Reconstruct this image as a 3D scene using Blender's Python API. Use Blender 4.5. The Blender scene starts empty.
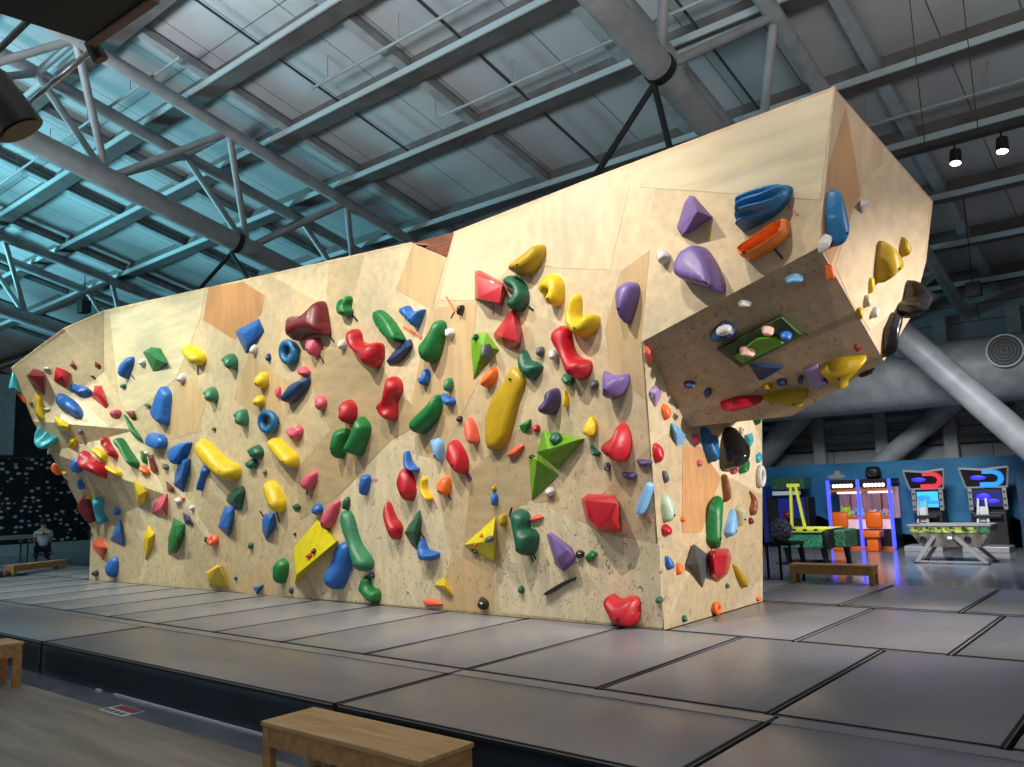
import bpy, bmesh, math, random
from mathutils import Vector, Matrix
from mathutils.geometry import delaunay_2d_cdt
random.seed(7)
SC = bpy.context.scene
COL = SC.collection
WV={'A0':(-16.2,7.0,0.0),'A1':(-4.03,7.0,0.0),'A2':(-4.03,9.27,0.0),'P3':(-4.027,6.9,2.742),'P1':(-2.007,6.832,4.605),'P2':(-2.268,6.88,3.29),'A3':(-3.87,9.27,2.2),'Ed':(-4.03,7.72,1.938),'P4':(-2.097,7.848,2.393),'P4b':(-2.369,7.629,2.525),'U7':(-3.032,7.983,1.98),'RU':(-3.956,8.808,2.057),'P5':(-1.638,8.233,3.884),'S3':(-1.752,8.243,3.325),'S4':(-1.894,8.144,2.829),'B1':(-16.101,6.965,0.952),'B2':(-15.444,6.963,1.023),'B3':(-14.263,6.952,1.311),'B4':(-13.29,6.945,1.493),'B5':(-12.063,6.972,0.764),'C1':(-14.276,6.903,2.652),'C2':(-15.541,6.86,3.833),'TL':(-15.531,6.818,4.99),'C0':(-14.696,6.831,4.627),'E1':(-16.2,6.716,1.536),'E2':(-16.2,6.228,2.367),'E3':(-16.2,5.917,2.924),'E4':(-16.2,5.514,3.86),'E5':(-16.2,6.367,4.688),'T1':(-9.451,6.833,4.576),'T2':(-7.172,6.838,4.426),'T2b':(-6.591,6.85,4.113),'T3':(-6.457,6.84,4.387),'T4':(-4.509,6.836,4.495)}
LT=[('B1', 'E1', 'E2'), ('B1', 'E2', 'B3'), ('E2', 'B4', 'B3'), ('E2', 'C1', 'B4'), ('E2', 'E3', 'C1'), ('E3', 'C2', 'C1'), ('E3', 'E4', 'C2'), ('E4', 'E5', 'C2'), ('E5', 'TL', 'C2')]
HOLDS=[
{"l":"blue kidney hold high on the left, just left of the green leaf hold","c":"B","k":"d","h":0.16,"o":[-14.545,6.861,3.813],"n":[0.0,-0.9993,-0.0365],"p":[59,167,201,142,203,26,81,-101,-23,-214,-133,-175,-185,-55,-153,67,-49,144]},
{"l":"white knob touching the left edge of the green leaf hold","c":"W","k":"d","h":0.088,"o":[-14.016,6.861,3.82],"n":[0.0,-0.9993,-0.0365],"p":[92,-36,56,-61,-2,-64,-59,-41,-94,-3,-92,36,-56,62,2,63,59,41,93,3]},
{"l":"bright green leaf-shaped hold near the top of the left wall","c":"G","k":"h","h":0.16,"o":[-13.625,6.86,3.826],"n":[0.0,-0.9993,-0.0365],"p":[-405,181,-90,224,214,154,452,-136,105,-217,-44,-209,-233,3],"t":[63,97,130,565,-147,100,375,-55,170]},
{"l":"small dark green foothold below the blue kidney hold","c":"DG","k":"d","h":0.06,"o":[-14.736,6.873,3.48],"n":[0.0,-0.9993,-0.0365],"p":[95,-10,76,-35,28,-47,-31,-41,-79,-19,-96,10,-76,35,-27,47,32,41,78,19]},
{"l":"small dark maroon spike near the top of the far left overhang","c":"DR","k":"h","h":0.12,"o":[-15.805,6.42,3.941],"n":[0.8235,-0.3955,0.4068],"p":[-28,121,53,-14,42,-109,-66,2],"t":[4,-30,120]},
{"l":"small maroon spike beside the grey crease near the wall top","c":"DR","k":"h","h":0.12,"o":[-15.634,6.79,3.956],"n":[0.5694,-0.8213,-0.0348],"p":[-59,93,19,41,65,-9,40,-96,-65,-29],"t":[42,17,100]},
{"l":"small black triangle foothold under the maroon spike by the crease","c":"BK","k":"h","h":0.07,"o":[-15.632,6.721,3.726],"n":[0.8806,-0.4352,-0.1874],"p":[-72,41,-13,39,47,-11,38,-69],"t":[7,-2,60]},
{"l":"flat blue ledge hold on the upper left overhang between two red pyramids","c":"B","k":"s","h":0.14,"o":[-15.684,6.552,3.465],"n":[0.4555,-0.7623,0.4599],"p":[-300,152,-89,103,127,32,206,-33,215,-118,29,-134,-189,-1]},
{"l":"tall red pyramid hold hard against the left crease","c":"R","k":"h","h":0.2,"o":[-15.293,6.706,3.332],"n":[0.4555,-0.7623,0.4599],"p":[-208,249,-69,249,238,-209,203,-275,-163,-14],"t":[25,-32,200,198,-130,140]},
{"l":"pale pink block in the left crease below the tall red pyramid","c":"PK","k":"d","h":0.12,"o":[-14.8,6.784,2.974],"n":[0.4555,-0.7623,0.4599],"p":[-93,45,29,79,93,20,67,-94,-96,-50]},
{"l":"dark red chip hold right of the left crease under the grey facet","c":"DR","k":"h","h":0.1,"o":[-14.446,6.893,2.925],"n":[0.0,-0.9993,-0.0365],"p":[-253,92,77,80,160,-83,16,-89],"t":[205,-2,90]},
{"l":"thin dark green blade hold lying along the left crease","c":"G","k":"d","h":0.1,"o":[-14.357,6.873,2.683],"n":[0.4555,-0.7623,0.4599],"p":[-270,283,-183,238,132,-100,282,-284,39,-136]},
{"l":"tall blue block hold below the green leaf hold","c":"B","k":"s","h":0.16,"o":[-13.278,6.892,2.96],"n":[0.0,-0.9993,-0.0365],"p":[-53,350,222,221,190,-55,116,-311,-202,-172,-273,-32]},
{"l":"tiny dark green foothold left of the tall blue block","c":"DG","k":"d","h":0.05,"o":[-13.853,6.889,3.042],"n":[0.0,-0.9993,-0.0365],"p":[95,-30,66,-40,12,-35,-47,-17,-88,8,-96,30,-66,40,-12,35,47,16,88,-8]},
{"l":"short blue brick hold below the tall blue block","c":"B","k":"s","h":0.14,"o":[-13.496,6.912,2.407],"n":[0.0,-0.9993,-0.0365],"p":[-229,154,248,52,216,-142,-235,-64]},
{"l":"white knob below left of the yellow bean hold","c":"W","k":"d","h":0.098,"o":[-12.679,6.876,3.388],"n":[0.0,-0.9993,-0.0365],"p":[96,-10,74,-57,24,-82,-35,-77,-81,-42,-96,10,-74,57,-24,83,35,76,81,41]},
{"l":"red pyramid hold near the upper left tip, right of the maroon teardrop","c":"R","k":"h","h":0.2,"o":[-15.859,6.253,3.746],"n":[0.8806,-0.4352,-0.1874],"p":[-108,158,19,120,148,42,77,-220,-136,-100],"t":[21,8,200]},
{"l":"large maroon teardrop volume at the upper left tip of the wall","c":"DR","k":"h","h":0.26,"o":[-16.043,5.909,3.683],"n":[0.8806,-0.4352,-0.1874],"p":[-186,66,-74,183,59,140,135,66,117,-306,-51,-148],"t":[-126,69,240,132,56,220,115,-211,160]},
{"l":"turquoise hold sticking out past the left edge at the upper tip","c":"TQ","k":"d","h":0.179,"o":[-16.226,5.579,3.585],"n":[0.8806,-0.4352,-0.1874],"p":[3,216,123,-129,35,-134,-62,-94,-61,9,-38,131]},
{"l":"orange hold on the left edge under the topmost turquoise hold","c":"OR","k":"d","h":0.072,"o":[-16.213,5.715,3.334],"n":[0.8806,-0.4352,-0.1874],"p":[-93,107,46,15,57,-98,-10,-23]},
{"l":"small white knob between the maroon teardrop and the red pyramid","c":"W","k":"d","h":0.074,"o":[-15.949,6.022,3.845],"n":[0.8235,-0.3955,0.4068],"p":[58,4,47,-16,19,-30,-17,-32,-46,-23,-58,-4,-47,16,-19,30,17,32,46,23]},
{"l":"tall yellow hold under the large maroon teardrop volume","c":"Y","k":"d","h":0.18,"o":[-16.109,5.996,3.168],"n":[0.8806,-0.4352,-0.1874],"p":[-81,244,19,189,36,37,94,-191,12,-201,-81,-78]},
{"l":"small white chip right of the tall yellow hold at far left","c":"W","k":"d","h":0.065,"o":[-16.064,6.097,3.145],"n":[0.8806,-0.4352,-0.1874],"p":[58,0,47,-16,19,-27,-17,-27,-47,-17,-58,0,-47,16,-19,27,17,27,47,17]},
{"l":"tiny dark teal knob left of the tall yellow hold","c":"DG","k":"d","h":0.045,"o":[-16.161,5.862,3.235],"n":[0.8806,-0.4352,-0.1874],"p":[33,0,27,-18,11,-29,-9,-29,-26,-18,-33,0,-27,18,-11,29,9,29,26,18]},
{"l":"big bright blue jug on the far left overhang","c":"B","k":"d","h":0.19,"o":[-15.702,6.362,3.167],"n":[0.4555,-0.7623,0.4599],"p":[-328,267,-221,279,70,103,270,-95,332,-244,242,-262,-60,-118,-305,71],"m":[-0.169,0.131,0.124,0.5]},
{"l":"big turquoise curved jug jutting from the far left edge","c":"TQ","k":"d","h":0.24,"o":[-16.06,6.133,2.646],"n":[0.354,-0.8165,-0.4561],"p":[-136,157,-94,188,-56,42,26,94,73,-14,196,-10,186,-106,52,-187,-81,-150,-166,-14]},
{"l":"yellow hooked wedge below the big bright blue jug","c":"Y","k":"h","h":0.14,"o":[-15.668,6.209,2.815],"n":[0.354,-0.8165,-0.4561],"p":[-94,183,-72,40,56,11,177,24,101,-134,-46,-126,-122,2],"t":[73,41,120,254,19,140]},
{"l":"small grey knob right of the yellow hooked wedge","c":"GY","k":"d","h":0.07,"o":[-15.351,6.414,2.693],"n":[0.354,-0.8165,-0.4561],"p":[36,-37,14,-51,-14,-44,-36,-21,-44,10,-36,37,-13,50,14,44,36,21,44,-10]},
{"l":"ochre yellow pointed hold left above the big red jug","c":"Y","k":"h","h":0.15,"o":[-15.648,6.395,2.496],"n":[0.354,-0.8165,-0.4561],"p":[41,160,130,93,88,-70,-52,-188,-128,-58,-79,63],"t":[172,96,150]},
{"l":"orange and white hold on the left edge beside the speckled black wall","c":"OR","k":"d","h":0.08,"o":[-16.26,6.379,2.064],"n":[0.0829,-0.8863,-0.4556],"p":[-112,59,-1,123,73,68,99,-83,27,-124,-86,-41]},
{"l":"blue hold tucked against the left side of the big red jug","c":"B","k":"d","h":0.122,"o":[-15.523,6.429,2.099],"n":[0.08,-0.8845,-0.4597],"p":[-116,56,-10,118,146,89,112,-129,-23,-105,-109,-28]},
{"l":"big red jug in the middle of the left overhang","c":"R","k":"d","h":0.24,"o":[-15.045,6.525,2.073],"n":[0.2943,-0.9308,0.2166],"p":[-298,241,-236,268,-72,158,82,79,230,19,340,-77,368,-244,293,-252,50,-165,-167,-105,-278,-27,-311,107],"m":[-0.095,0.064,0.156,0.5]},
{"l":"yellow hold directly above right of the big red jug","c":"Y","k":"d","h":0.13,"o":[-14.946,6.6,2.26],"n":[0.2943,-0.9308,0.2166],"p":[-181,141,-7,79,163,-20,182,-152,-21,-54,-137,6]},
{"l":"round blue hold below left of the big red jug","c":"B","k":"d","h":0.078,"o":[-15.666,6.593,1.755],"n":[0.0829,-0.8863,-0.4556],"p":[-86,73,51,101,92,-20,21,-90,-78,-64]},
{"l":"small yellow sliver beside the orange and white edge hold","c":"Y","k":"d","h":0.044,"o":[-16.069,6.431,1.997],"n":[0.0829,-0.8863,-0.4556],"p":[-38,63,61,-17,21,-48,-44,1]},
{"l":"small white knob on the left edge under the turquoise jug","c":"W","k":"d","h":0.07,"o":[-16.164,6.222,2.406],"n":[0.354,-0.8165,-0.4561],"p":[27,-10,3,-52,-22,-73,-39,-67,-41,-35,-27,10,-3,52,22,73,38,67,41,35]},
{"l":"small black chip on the left edge below the orange and white hold","c":"BK","k":"d","h":0.043,"o":[-16.141,6.505,1.84],"n":[0.0829,-0.8863,-0.4556],"p":[31,-40,1,-46,-29,-34,-48,-9,-49,20,-31,40,-1,46,29,33,48,9,49,-20]},
{"l":"red curved jug left of the long green blade","c":"R","k":"d","h":0.2,"o":[-14.753,6.683,2.355],"n":[0.2943,-0.9308,0.2166],"p":[-193,168,-113,195,21,51,200,-119,197,-212,29,-99,-141,15],"m":[-0.053,0.052,0.093,0.5]},
{"l":"pale yellow hold touching the right end of the big red jug","c":"Y","k":"d","h":0.109,"o":[-14.507,6.662,1.93],"n":[0.2943,-0.9308,0.2166],"p":[-219,132,107,12,170,-64,111,-99,-168,19]},
{"l":"long green blade hold in the middle of the left overhang","c":"G","k":"d","h":0.2,"o":[-14.309,6.796,2.235],"n":[0.2943,-0.9308,0.2166],"p":[-324,221,-239,298,-101,194,73,20,267,-153,298,-245,252,-280,120,-185,-80,6,-266,125]},
{"l":"thin light green fin left of the dark red spike in the crease","c":"G","k":"d","h":0.1,"o":[-13.925,6.894,2.136],"n":[0.2943,-0.9308,0.2166],"p":[-96,143,43,-5,77,-114,-25,-23]},
{"l":"dark red spike standing in the left crease","c":"DR","k":"h","h":0.111,"o":[-13.727,6.927,2.011],"n":[0.0,-0.9993,-0.0365],"p":[-149,177,-3,186,206,-125,27,-143,-81,-95],"t":[154,109,98,226,-88,74]},
{"l":"coral lump at the bottom tip of the long green blade","c":"OR","k":"d","h":0.098,"o":[-13.855,6.868,1.927],"n":[0.2943,-0.9308,0.2166],"p":[-96,40,-66,94,116,-15,109,-87,-62,-33]},
{"l":"small white chip on top of the dark red spike","c":"W","k":"d","h":0.049,"o":[-13.909,6.919,2.222],"n":[0.2943,-0.9308,0.2166],"p":[47,1,41,-19,19,-31,-10,-31,-35,-20,-47,-1,-41,19,-19,31,10,31,35,20]},
{"l":"grey and white knob right of the dark red spike","c":"GY","k":"d","h":0.076,"o":[-13.243,6.928,1.97],"n":[0.0,-0.9993,-0.0365],"p":[-15,44,72,-13,26,-62,-83,31]},
{"l":"yellow tetrahedron hold low in the left overhang","c":"Y","k":"h","h":0.16,"o":[-13.994,6.87,1.516],"n":[0.08,-0.8845,-0.4597],"p":[11,302,240,50,-2,-169,-248,-182],"t":[196,63,160,371,110,100]},
{"l":"pink pyramid hold left of the big green gem hold","c":"PK","k":"h","h":0.167,"o":[-13.481,6.952,1.319],"n":[0.0,-0.9993,-0.0365],"p":[-153,89,244,210,202,-176,-292,-122],"t":[331,-23,149]},
{"l":"small round blue knob at the foot of the left overhang","c":"B","k":"d","h":0.081,"o":[-14.934,6.917,1.258],"n":[0.0829,-0.8863,-0.4556],"p":[74,-12,40,-56,-9,-78,-56,-71,-80,-36,-74,12,-40,56,10,78,55,70,80,36]},
{"l":"blue triangular pyramid on the lower left vertical panel","c":"B","k":"h","h":0.14,"o":[-15.007,6.97,0.825],"n":[0.0,-0.9993,-0.0365],"p":[81,282,222,-199,-303,-83],"t":[379,105,140]},
{"l":"yellow leaf hold on the lower left vertical panel","c":"Y","k":"h","h":0.118,"o":[-13.884,6.973,0.735],"n":[0.0,-0.9993,-0.0365],"p":[5,265,204,117,99,-112,-123,-319,-185,49],"t":[235,64,118,-9,-239,49]},
{"l":"big green gem hold on the lower left wall","c":"G","k":"h","h":0.18,"o":[-12.977,6.971,0.802],"n":[0.0,-0.9993,-0.0365],"p":[-48,307,291,210,255,23,0,-262,-252,-267,-246,-12],"t":[280,193,160,373,10,180,34,-188,100]},
{"l":"red and coral diamond volume on the lower left edge","c":"CO","k":"h","h":0.151,"o":[-15.749,6.978,0.611],"n":[0.0,-0.9993,-0.0365],"p":[48,181,314,-11,156,-232,-259,-19,-259,82],"t":[366,13,151]},
{"l":"lowest blue hold by the bottom left corner","c":"B","k":"d","h":0.148,"o":[-15.128,6.99,0.28],"n":[0.0,-0.9993,-0.0365],"p":[63,173,147,69,118,-119,-26,-196,-194,-33,-107,106]},
{"l":"black knob by the floor at the bottom left corner","c":"BK","k":"d","h":0.076,"o":[-15.863,6.995,0.127],"n":[0.0,-0.9993,-0.0365],"p":[93,0,76,-31,30,-50,-27,-51,-75,-32,-93,0,-76,31,-30,51,28,51,74,31]},
{"l":"tiny black bolt-on knob on the lower left edge","c":"BK","k":"d","h":0.038,"o":[-16.079,6.969,0.844],"n":[0.0,-0.9993,-0.0365],"p":[47,-1,39,-20,15,-31,-14,-31,-38,-18,-48,1,-39,20,-15,31,14,31,38,18]},
{"l":"flat maroon plate hold on the low left edge","c":"DR","k":"s","h":0.16,"o":[-15.779,6.778,1.374],"n":[0.0829,-0.8863,-0.4556],"p":[62,220,123,133,129,-182,25,-311,-235,10,-103,129]},
{"l":"turquoise wavy hold right of the flat maroon plate","c":"TQ","k":"d","h":0.16,"o":[-15.386,6.848,1.311],"n":[0.0829,-0.8863,-0.4556],"p":[-46,229,188,211,129,86,4,-12,19,-209,-73,-276,-114,-112,-106,83]},
{"l":"small yellow chip on top of the flat maroon plate","c":"Y","k":"d","h":0.068,"o":[-15.615,6.71,1.537],"n":[0.0829,-0.8863,-0.4556],"p":[77,-13,51,-36,5,-45,-43,-37,-75,-15,-77,13,-50,36,-4,45,43,37,74,15]},
{"l":"small dark red wedge in the lower crease above the white knobs","c":"DR","k":"h","h":0.08,"o":[-13.14,6.941,1.612],"n":[0.0,-0.9993,-0.0365],"p":[-126,111,96,7,126,-74,-97,-45],"t":[196,-8,80]},
{"l":"white bean chip in the lower crease below the dark red wedge","c":"W","k":"d","h":0.071,"o":[-12.858,6.949,1.399],"n":[0.0,-0.9993,-0.0365],"p":[94,-27,63,-46,8,-47,-51,-31,-90,-2,-95,27,-63,46,-7,47,51,30,89,2]},
{"l":"white round knob in the lower crease above the purple wedge","c":"W","k":"d","h":0.06,"o":[-12.435,6.954,1.272],"n":[0.0,-0.9993,-0.0365],"p":[57,-2,46,-29,17,-45,-18,-44,-47,-26,-58,2,-46,29,-17,45,18,44,47,25]},
{"l":"tiny rust orange chip in the lower left crease","c":"OR","k":"d","h":0.042,"o":[-12.716,6.948,1.427],"n":[0.0,-0.9993,-0.0365],"p":[54,-2,43,-18,16,-28,-17,-26,-44,-15,-54,2,-44,18,-16,28,17,26,44,15]},
{"l":"small dark purple wedge right of the big green gem hold","c":"NP","k":"h","h":0.105,"o":[-12.601,6.96,1.094],"n":[0.0,-0.9993,-0.0365],"p":[-141,107,40,58,186,-98,-85,-66],"t":[185,2,97]},
{"l":"blue faceted hold, upper of the two left of the yellow banana","c":"B","k":"s","h":0.16,"o":[-12.751,6.921,2.174],"n":[0.0,-0.9993,-0.0365],"p":[-246,24,-113,128,315,147,236,10,5,-200,-197,-109]},
{"l":"long blue shard, lower of the two left of the yellow banana","c":"B","k":"h","h":0.16,"o":[-12.754,6.933,1.834],"n":[0.0,-0.9993,-0.0365],"p":[-26,238,268,222,214,20,21,-304,-257,-184,-220,7],"t":[351,174,140,242,-69,150]},
{"l":"big yellow banana hold in the middle of the left wall","c":"Y","k":"d","h":0.2,"o":[-11.633,6.928,1.984],"n":[0.0,-0.9993,-0.0365],"p":[-543,298,-410,363,-126,233,238,12,578,-112,596,-253,464,-329,227,-291,-76,-153,-420,48,-527,184]},
{"l":"slim blue hold peeking out under the big yellow banana","c":"B","k":"d","h":0.1,"o":[-12.06,6.937,1.731],"n":[0.0,-0.9993,-0.0365],"p":[6,191,164,108,55,22,-48,-176,-124,-173,-53,27]},
{"l":"dark green knob, upper of the stacked pair by the yellow sausage","c":"DG","k":"d","h":0.12,"o":[-10.608,6.925,2.042],"n":[0.0,-0.9993,-0.0365],"p":[-195,44,35,115,169,21,135,-79,-23,-88,-121,-13]},
{"l":"dark green knob, lower of the stacked pair by the yellow sausage","c":"DG","k":"d","h":0.11,"o":[-10.708,6.931,1.881],"n":[0.0,-0.9993,-0.0365],"p":[-134,17,-10,79,108,37,74,-64,-38,-68]},
{"l":"yellow sausage hold below the blue ring and pink heart","c":"Y","k":"d","h":0.18,"o":[-9.904,6.927,2.006],"n":[0.0,-0.9993,-0.0365],"p":[-309,181,-181,223,37,107,270,-39,312,-156,252,-227,73,-160,-166,-14,-288,85]},
{"l":"green faceted teardrop below the big yellow banana","c":"DG","k":"h","h":0.17,"o":[-11.174,6.949,1.409],"n":[0.0,-0.9993,-0.0365],"p":[181,164,240,92,117,-200,-52,-173,-273,-52,-237,35,23,134],"t":[308,65,160,132,-52,150]},
{"l":"blue shard hold directly under the green faceted teardrop","c":"B","k":"h","h":0.15,"o":[-11.455,6.961,1.072],"n":[0.0,-0.9993,-0.0365],"p":[-27,214,210,175,156,-87,41,-255,-236,-104,-144,56],"t":[231,96,120,273,-91,150]},
{"l":"golden egg-shaped hold above the right-hand blue shard","c":"Y","k":"d","h":0.18,"o":[-10.139,6.949,1.404],"n":[0.0,-0.9993,-0.0365],"p":[-193,187,-94,222,100,106,222,-96,175,-210,89,-224,-102,-53,-197,68]},
{"l":"blue shard hold under the golden egg hold","c":"B","k":"h","h":0.137,"o":[-10.382,6.963,1.007],"n":[0.0,-0.9993,-0.0365],"p":[-55,144,177,158,197,-24,-42,-230,-141,-91,-136,44],"t":[235,84,119,199,-62,137]},
{"l":"tiny green wedge left of the pink shell hold","c":"DG","k":"h","h":0.07,"o":[-9.676,6.955,1.23],"n":[0.0,-0.9993,-0.0365],"p":[-107,17,14,56,97,7,52,-44,-55,-36],"t":[85,17,60]},
{"l":"tiny brown foothold between the yellow sausage and the golden egg","c":"BR","k":"d","h":0.047,"o":[-10.408,6.936,1.75],"n":[0.0,-0.9993,-0.0365],"p":[38,-2,30,-22,11,-33,-13,-32,-31,-18,-38,2,-30,22,-10,33,13,31,31,18]},
{"l":"tiny black foothold right of the golden egg hold","c":"BK","k":"d","h":0.032,"o":[-9.733,6.968,0.864],"n":[0.0,-0.9993,-0.0365],"p":[24,-1,20,-14,7,-22,-8,-21,-20,-13,-24,1,-20,14,-7,22,8,21,20,13]},
{"l":"small green foothold below the right-hand blue shard","c":"DG","k":"d","h":0.056,"o":[-10.805,6.975,0.697],"n":[0.0,-0.9993,-0.0365],"p":[47,-1,38,-33,15,-52,-14,-51,-38,-31,-47,1,-38,33,-15,52,14,51,38,31]},
{"l":"tiny navy foothold right of the small yellow cube volume","c":"NV","k":"d","h":0.037,"o":[-11.228,6.992,0.209],"n":[0.0,-0.9993,-0.0365],"p":[32,0,27,-16,11,-26,-10,-26,-26,-16,-33,0,-27,16,-10,26,10,26,26,16]},
{"l":"small blue triangle right above the mat at lower left","c":"B","k":"h","h":0.1,"o":[-10.647,6.997,0.078],"n":[0.0,-0.9993,-0.0365],"p":[-147,21,127,66,65,-13,-44,-74],"t":[128,36,90]},
{"l":"coral dish hold low on the left wall above the small yellow cube","c":"CO","k":"d","h":0.12,"o":[-11.792,6.972,0.769],"n":[0.0,-0.9993,-0.0365],"p":[115,-3,93,-56,36,-89,-35,-88,-93,-53,-116,2,-93,57,-35,89,36,87,93,52],"m":[0.018,0.007,0.051,0.5]},
{"l":"small black chip touching the left side of the coral dish","c":"BK","k":"d","h":0.041,"o":[-12.034,6.972,0.772],"n":[0.0,-0.9993,-0.0365],"p":[33,9,39,-21,30,-43,10,-48,-14,-36,-33,-9,-39,21,-30,43,-10,48,14,36]},
{"l":"small yellow cube volume sitting just above the mat","c":"Y","k":"h","h":0.213,"o":[-11.771,6.991,0.237],"n":[0.0,-0.9993,-0.0365],"p":[-300,29,28,153,159,132,330,-166,-217,-147],"t":[386,162,193,-29,-91,97,-8,50,145]},
{"l":"green oval hold left of the big yellow wedge volume","c":"G","k":"d","h":0.157,"o":[-10.032,6.987,0.362],"n":[0.0,-0.9993,-0.0365],"p":[-126,77,0,171,115,119,127,7,40,-168,-50,-152,-106,-54]},
{"l":"tiny beige foothold above the big yellow banana","c":"BR","k":"d","h":0.04,"o":[-11.756,6.91,2.478],"n":[0.0,-0.9993,-0.0365],"p":[51,-4,40,-22,14,-32,-17,-30,-42,-16,-51,4,-40,23,-14,33,17,30,42,16]},
{"l":"pink shell hold below the pink heart","c":"PK","k":"d","h":0.13,"o":[-9.314,6.942,1.583],"n":[0.0,-0.9993,-0.0365],"p":[-154,22,14,126,134,104,97,-21,5,-122,-97,-109]},
{"l":"round blue and white knob left of the pink ribbed hold","c":"B","k":"d","h":0.1,"o":[-9.183,6.956,1.2],"n":[0.0,-0.9993,-0.0365],"p":[88,-3,71,-49,26,-76,-29,-75,-73,-44,-89,3,-71,50,-25,77,30,74,73,44]},
{"l":"big yellow wedge volume with a dark underside low on the left wall","c":"YV","k":"h","h":0.3,"o":[-9.394,6.975,0.677],"n":[0.0,-0.9993,-0.0365],"p":[-372,3,169,383,576,106,-373,-493],"t":[20,-321,260,789,109,200,234,361,50]},
{"l":"small red knob on the big yellow wedge volume","c":"R","k":"d","h":0.048,"o":[-9.148,6.778,0.597],"n":[0.0,-0.9993,-0.0365],"p":[54,0,43,-19,16,-31,-17,-31,-44,-19,-54,0,-43,19,-16,31,17,30,44,19],"z":1},
{"l":"small black knob on the big yellow wedge volume","c":"BK","k":"d","h":0.047,"o":[-9.051,6.776,0.657],"n":[0.0,-0.9993,-0.0365],"p":[34,-1,28,-23,11,-37,-10,-36,-27,-22,-34,1,-28,23,-11,37,10,36,27,22],"z":1},
{"l":"small navy foothold below the big yellow wedge volume","c":"NV","k":"d","h":0.043,"o":[-9.85,6.997,0.095],"n":[0.0,-0.9993,-0.0365],"p":[33,0,28,-26,11,-41,-9,-41,-26,-25,-33,0,-28,26,-11,41,9,41,26,25]},
{"l":"pink heart-shaped hold below the lower blue ring","c":"PK","k":"d","h":0.1,"o":[-9.647,6.917,2.277],"n":[0.0,-0.9993,-0.0365],"p":[-175,30,-76,72,-6,27,92,85,168,20,130,-75,-4,-118,-130,-40]},
{"l":"green leaf hold, left one of the twin leaves","c":"G","k":"d","h":0.196,"o":[-8.621,6.924,2.073],"n":[0.0,-0.9993,-0.0365],"p":[-120,31,-62,166,150,148,127,13,-1,-223,-95,-136]},
{"l":"green leaf hold, right one of the twin leaves","c":"G","k":"d","h":0.22,"o":[-8.23,6.923,2.113],"n":[0.0,-0.9993,-0.0365],"p":[-186,-163,-87,25,-25,197,47,255,168,133,150,7,18,-222,-85,-233]},
{"l":"pink ribbed hold above the big yellow wedge volume","c":"PK","k":"d","h":0.12,"o":[-8.906,6.959,1.113],"n":[0.0,-0.9993,-0.0365],"p":[-116,37,95,194,196,159,61,-97,-78,-183,-158,-110]},
{"l":"small dark green cap above the long green club","c":"DG","k":"d","h":0.082,"o":[-8.574,6.954,1.267],"n":[0.0,-0.9993,-0.0365],"p":[-53,39,23,89,56,17,19,-77,-46,-68]},
{"l":"long grey-green club hold leaning beside the blue oval","c":"G2","k":"d","h":0.17,"o":[-8.384,6.972,0.775],"n":[0.0,-0.9993,-0.0365],"p":[-272,375,-140,394,-57,290,60,5,260,-196,276,-303,150,-367,49,-307,-91,-58,-235,166]},
{"l":"large blue oval hold right of the big yellow wedge volume","c":"B","k":"d","h":0.2,"o":[-8.707,6.983,0.472],"n":[0.0,-0.9993,-0.0365],"p":[-47,244,82,312,206,289,231,132,134,-104,4,-281,-125,-306,-244,-207,-241,-78],"m":[-0.052,0.036,0.135,0.4]},
{"l":"small navy knob at the lower tip of the long green club","c":"NV","k":"d","h":0.059,"o":[-8.144,6.987,0.361],"n":[0.0,-0.9993,-0.0365],"p":[48,0,39,-24,15,-38,-15,-38,-39,-23,-48,0,-39,24,-15,38,15,37,39,23]},
{"l":"green foot-shaped hold just above the mat below the club","c":"G","k":"d","h":0.13,"o":[-8.164,6.993,0.184],"n":[0.0,-0.9993,-0.0365],"p":[-109,167,-20,138,18,47,168,-10,153,-131,73,-158,-106,-63,-178,12]},
{"l":"blue teardrop hold right of the pink shell hold","c":"B","k":"d","h":0.119,"o":[-8.18,6.945,1.512],"n":[0.0,-0.9993,-0.0365],"p":[-54,99,70,101,75,-3,-16,-155,-75,-42]},
{"l":"faded red egg hold above the red parallelogram hold","c":"R","k":"d","h":0.17,"o":[-7.406,6.946,1.488],"n":[0.0,-0.9993,-0.0365],"p":[-76,169,21,178,111,53,125,-126,36,-221,-87,-88,-130,36]},
{"l":"blue crescent hold on top of the faded red egg","c":"B","k":"d","h":0.11,"o":[-7.331,6.937,1.73],"n":[0.0,-0.9993,-0.0365],"p":[-95,134,-30,136,22,-9,125,-74,98,-117,-35,-81,-84,12]},
{"l":"yellow bent hold right of the faded red egg","c":"Y","k":"d","h":0.1,"o":[-7.089,6.949,1.411],"n":[0.0,-0.9993,-0.0365],"p":[-60,133,13,118,0,10,92,-112,42,-142,-87,-7]},
{"l":"red parallelogram hold below the faded red egg","c":"R","k":"d","h":0.15,"o":[-7.684,6.962,1.041],"n":[0.0,-0.9993,-0.0365],"p":[-116,189,-63,226,35,46,142,-77,94,-225,28,-195,-120,36]},
{"l":"grey-green faceted kite hold right of the red parallelogram","c":"DG","k":"h","h":0.16,"o":[-7.355,6.967,0.915],"n":[0.0,-0.9993,-0.0365],"p":[117,248,138,107,52,-236,-59,-158,-160,-25,-88,64],"t":[195,173,100,163,5,160]},
{"l":"blue comma hold at the lower tip of the green kite","c":"B","k":"d","h":0.13,"o":[-7.109,6.975,0.68],"n":[0.0,-0.9993,-0.0365],"p":[-106,128,-52,138,9,20,169,-12,160,-75,17,-113,-74,-97,-123,10]},
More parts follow.
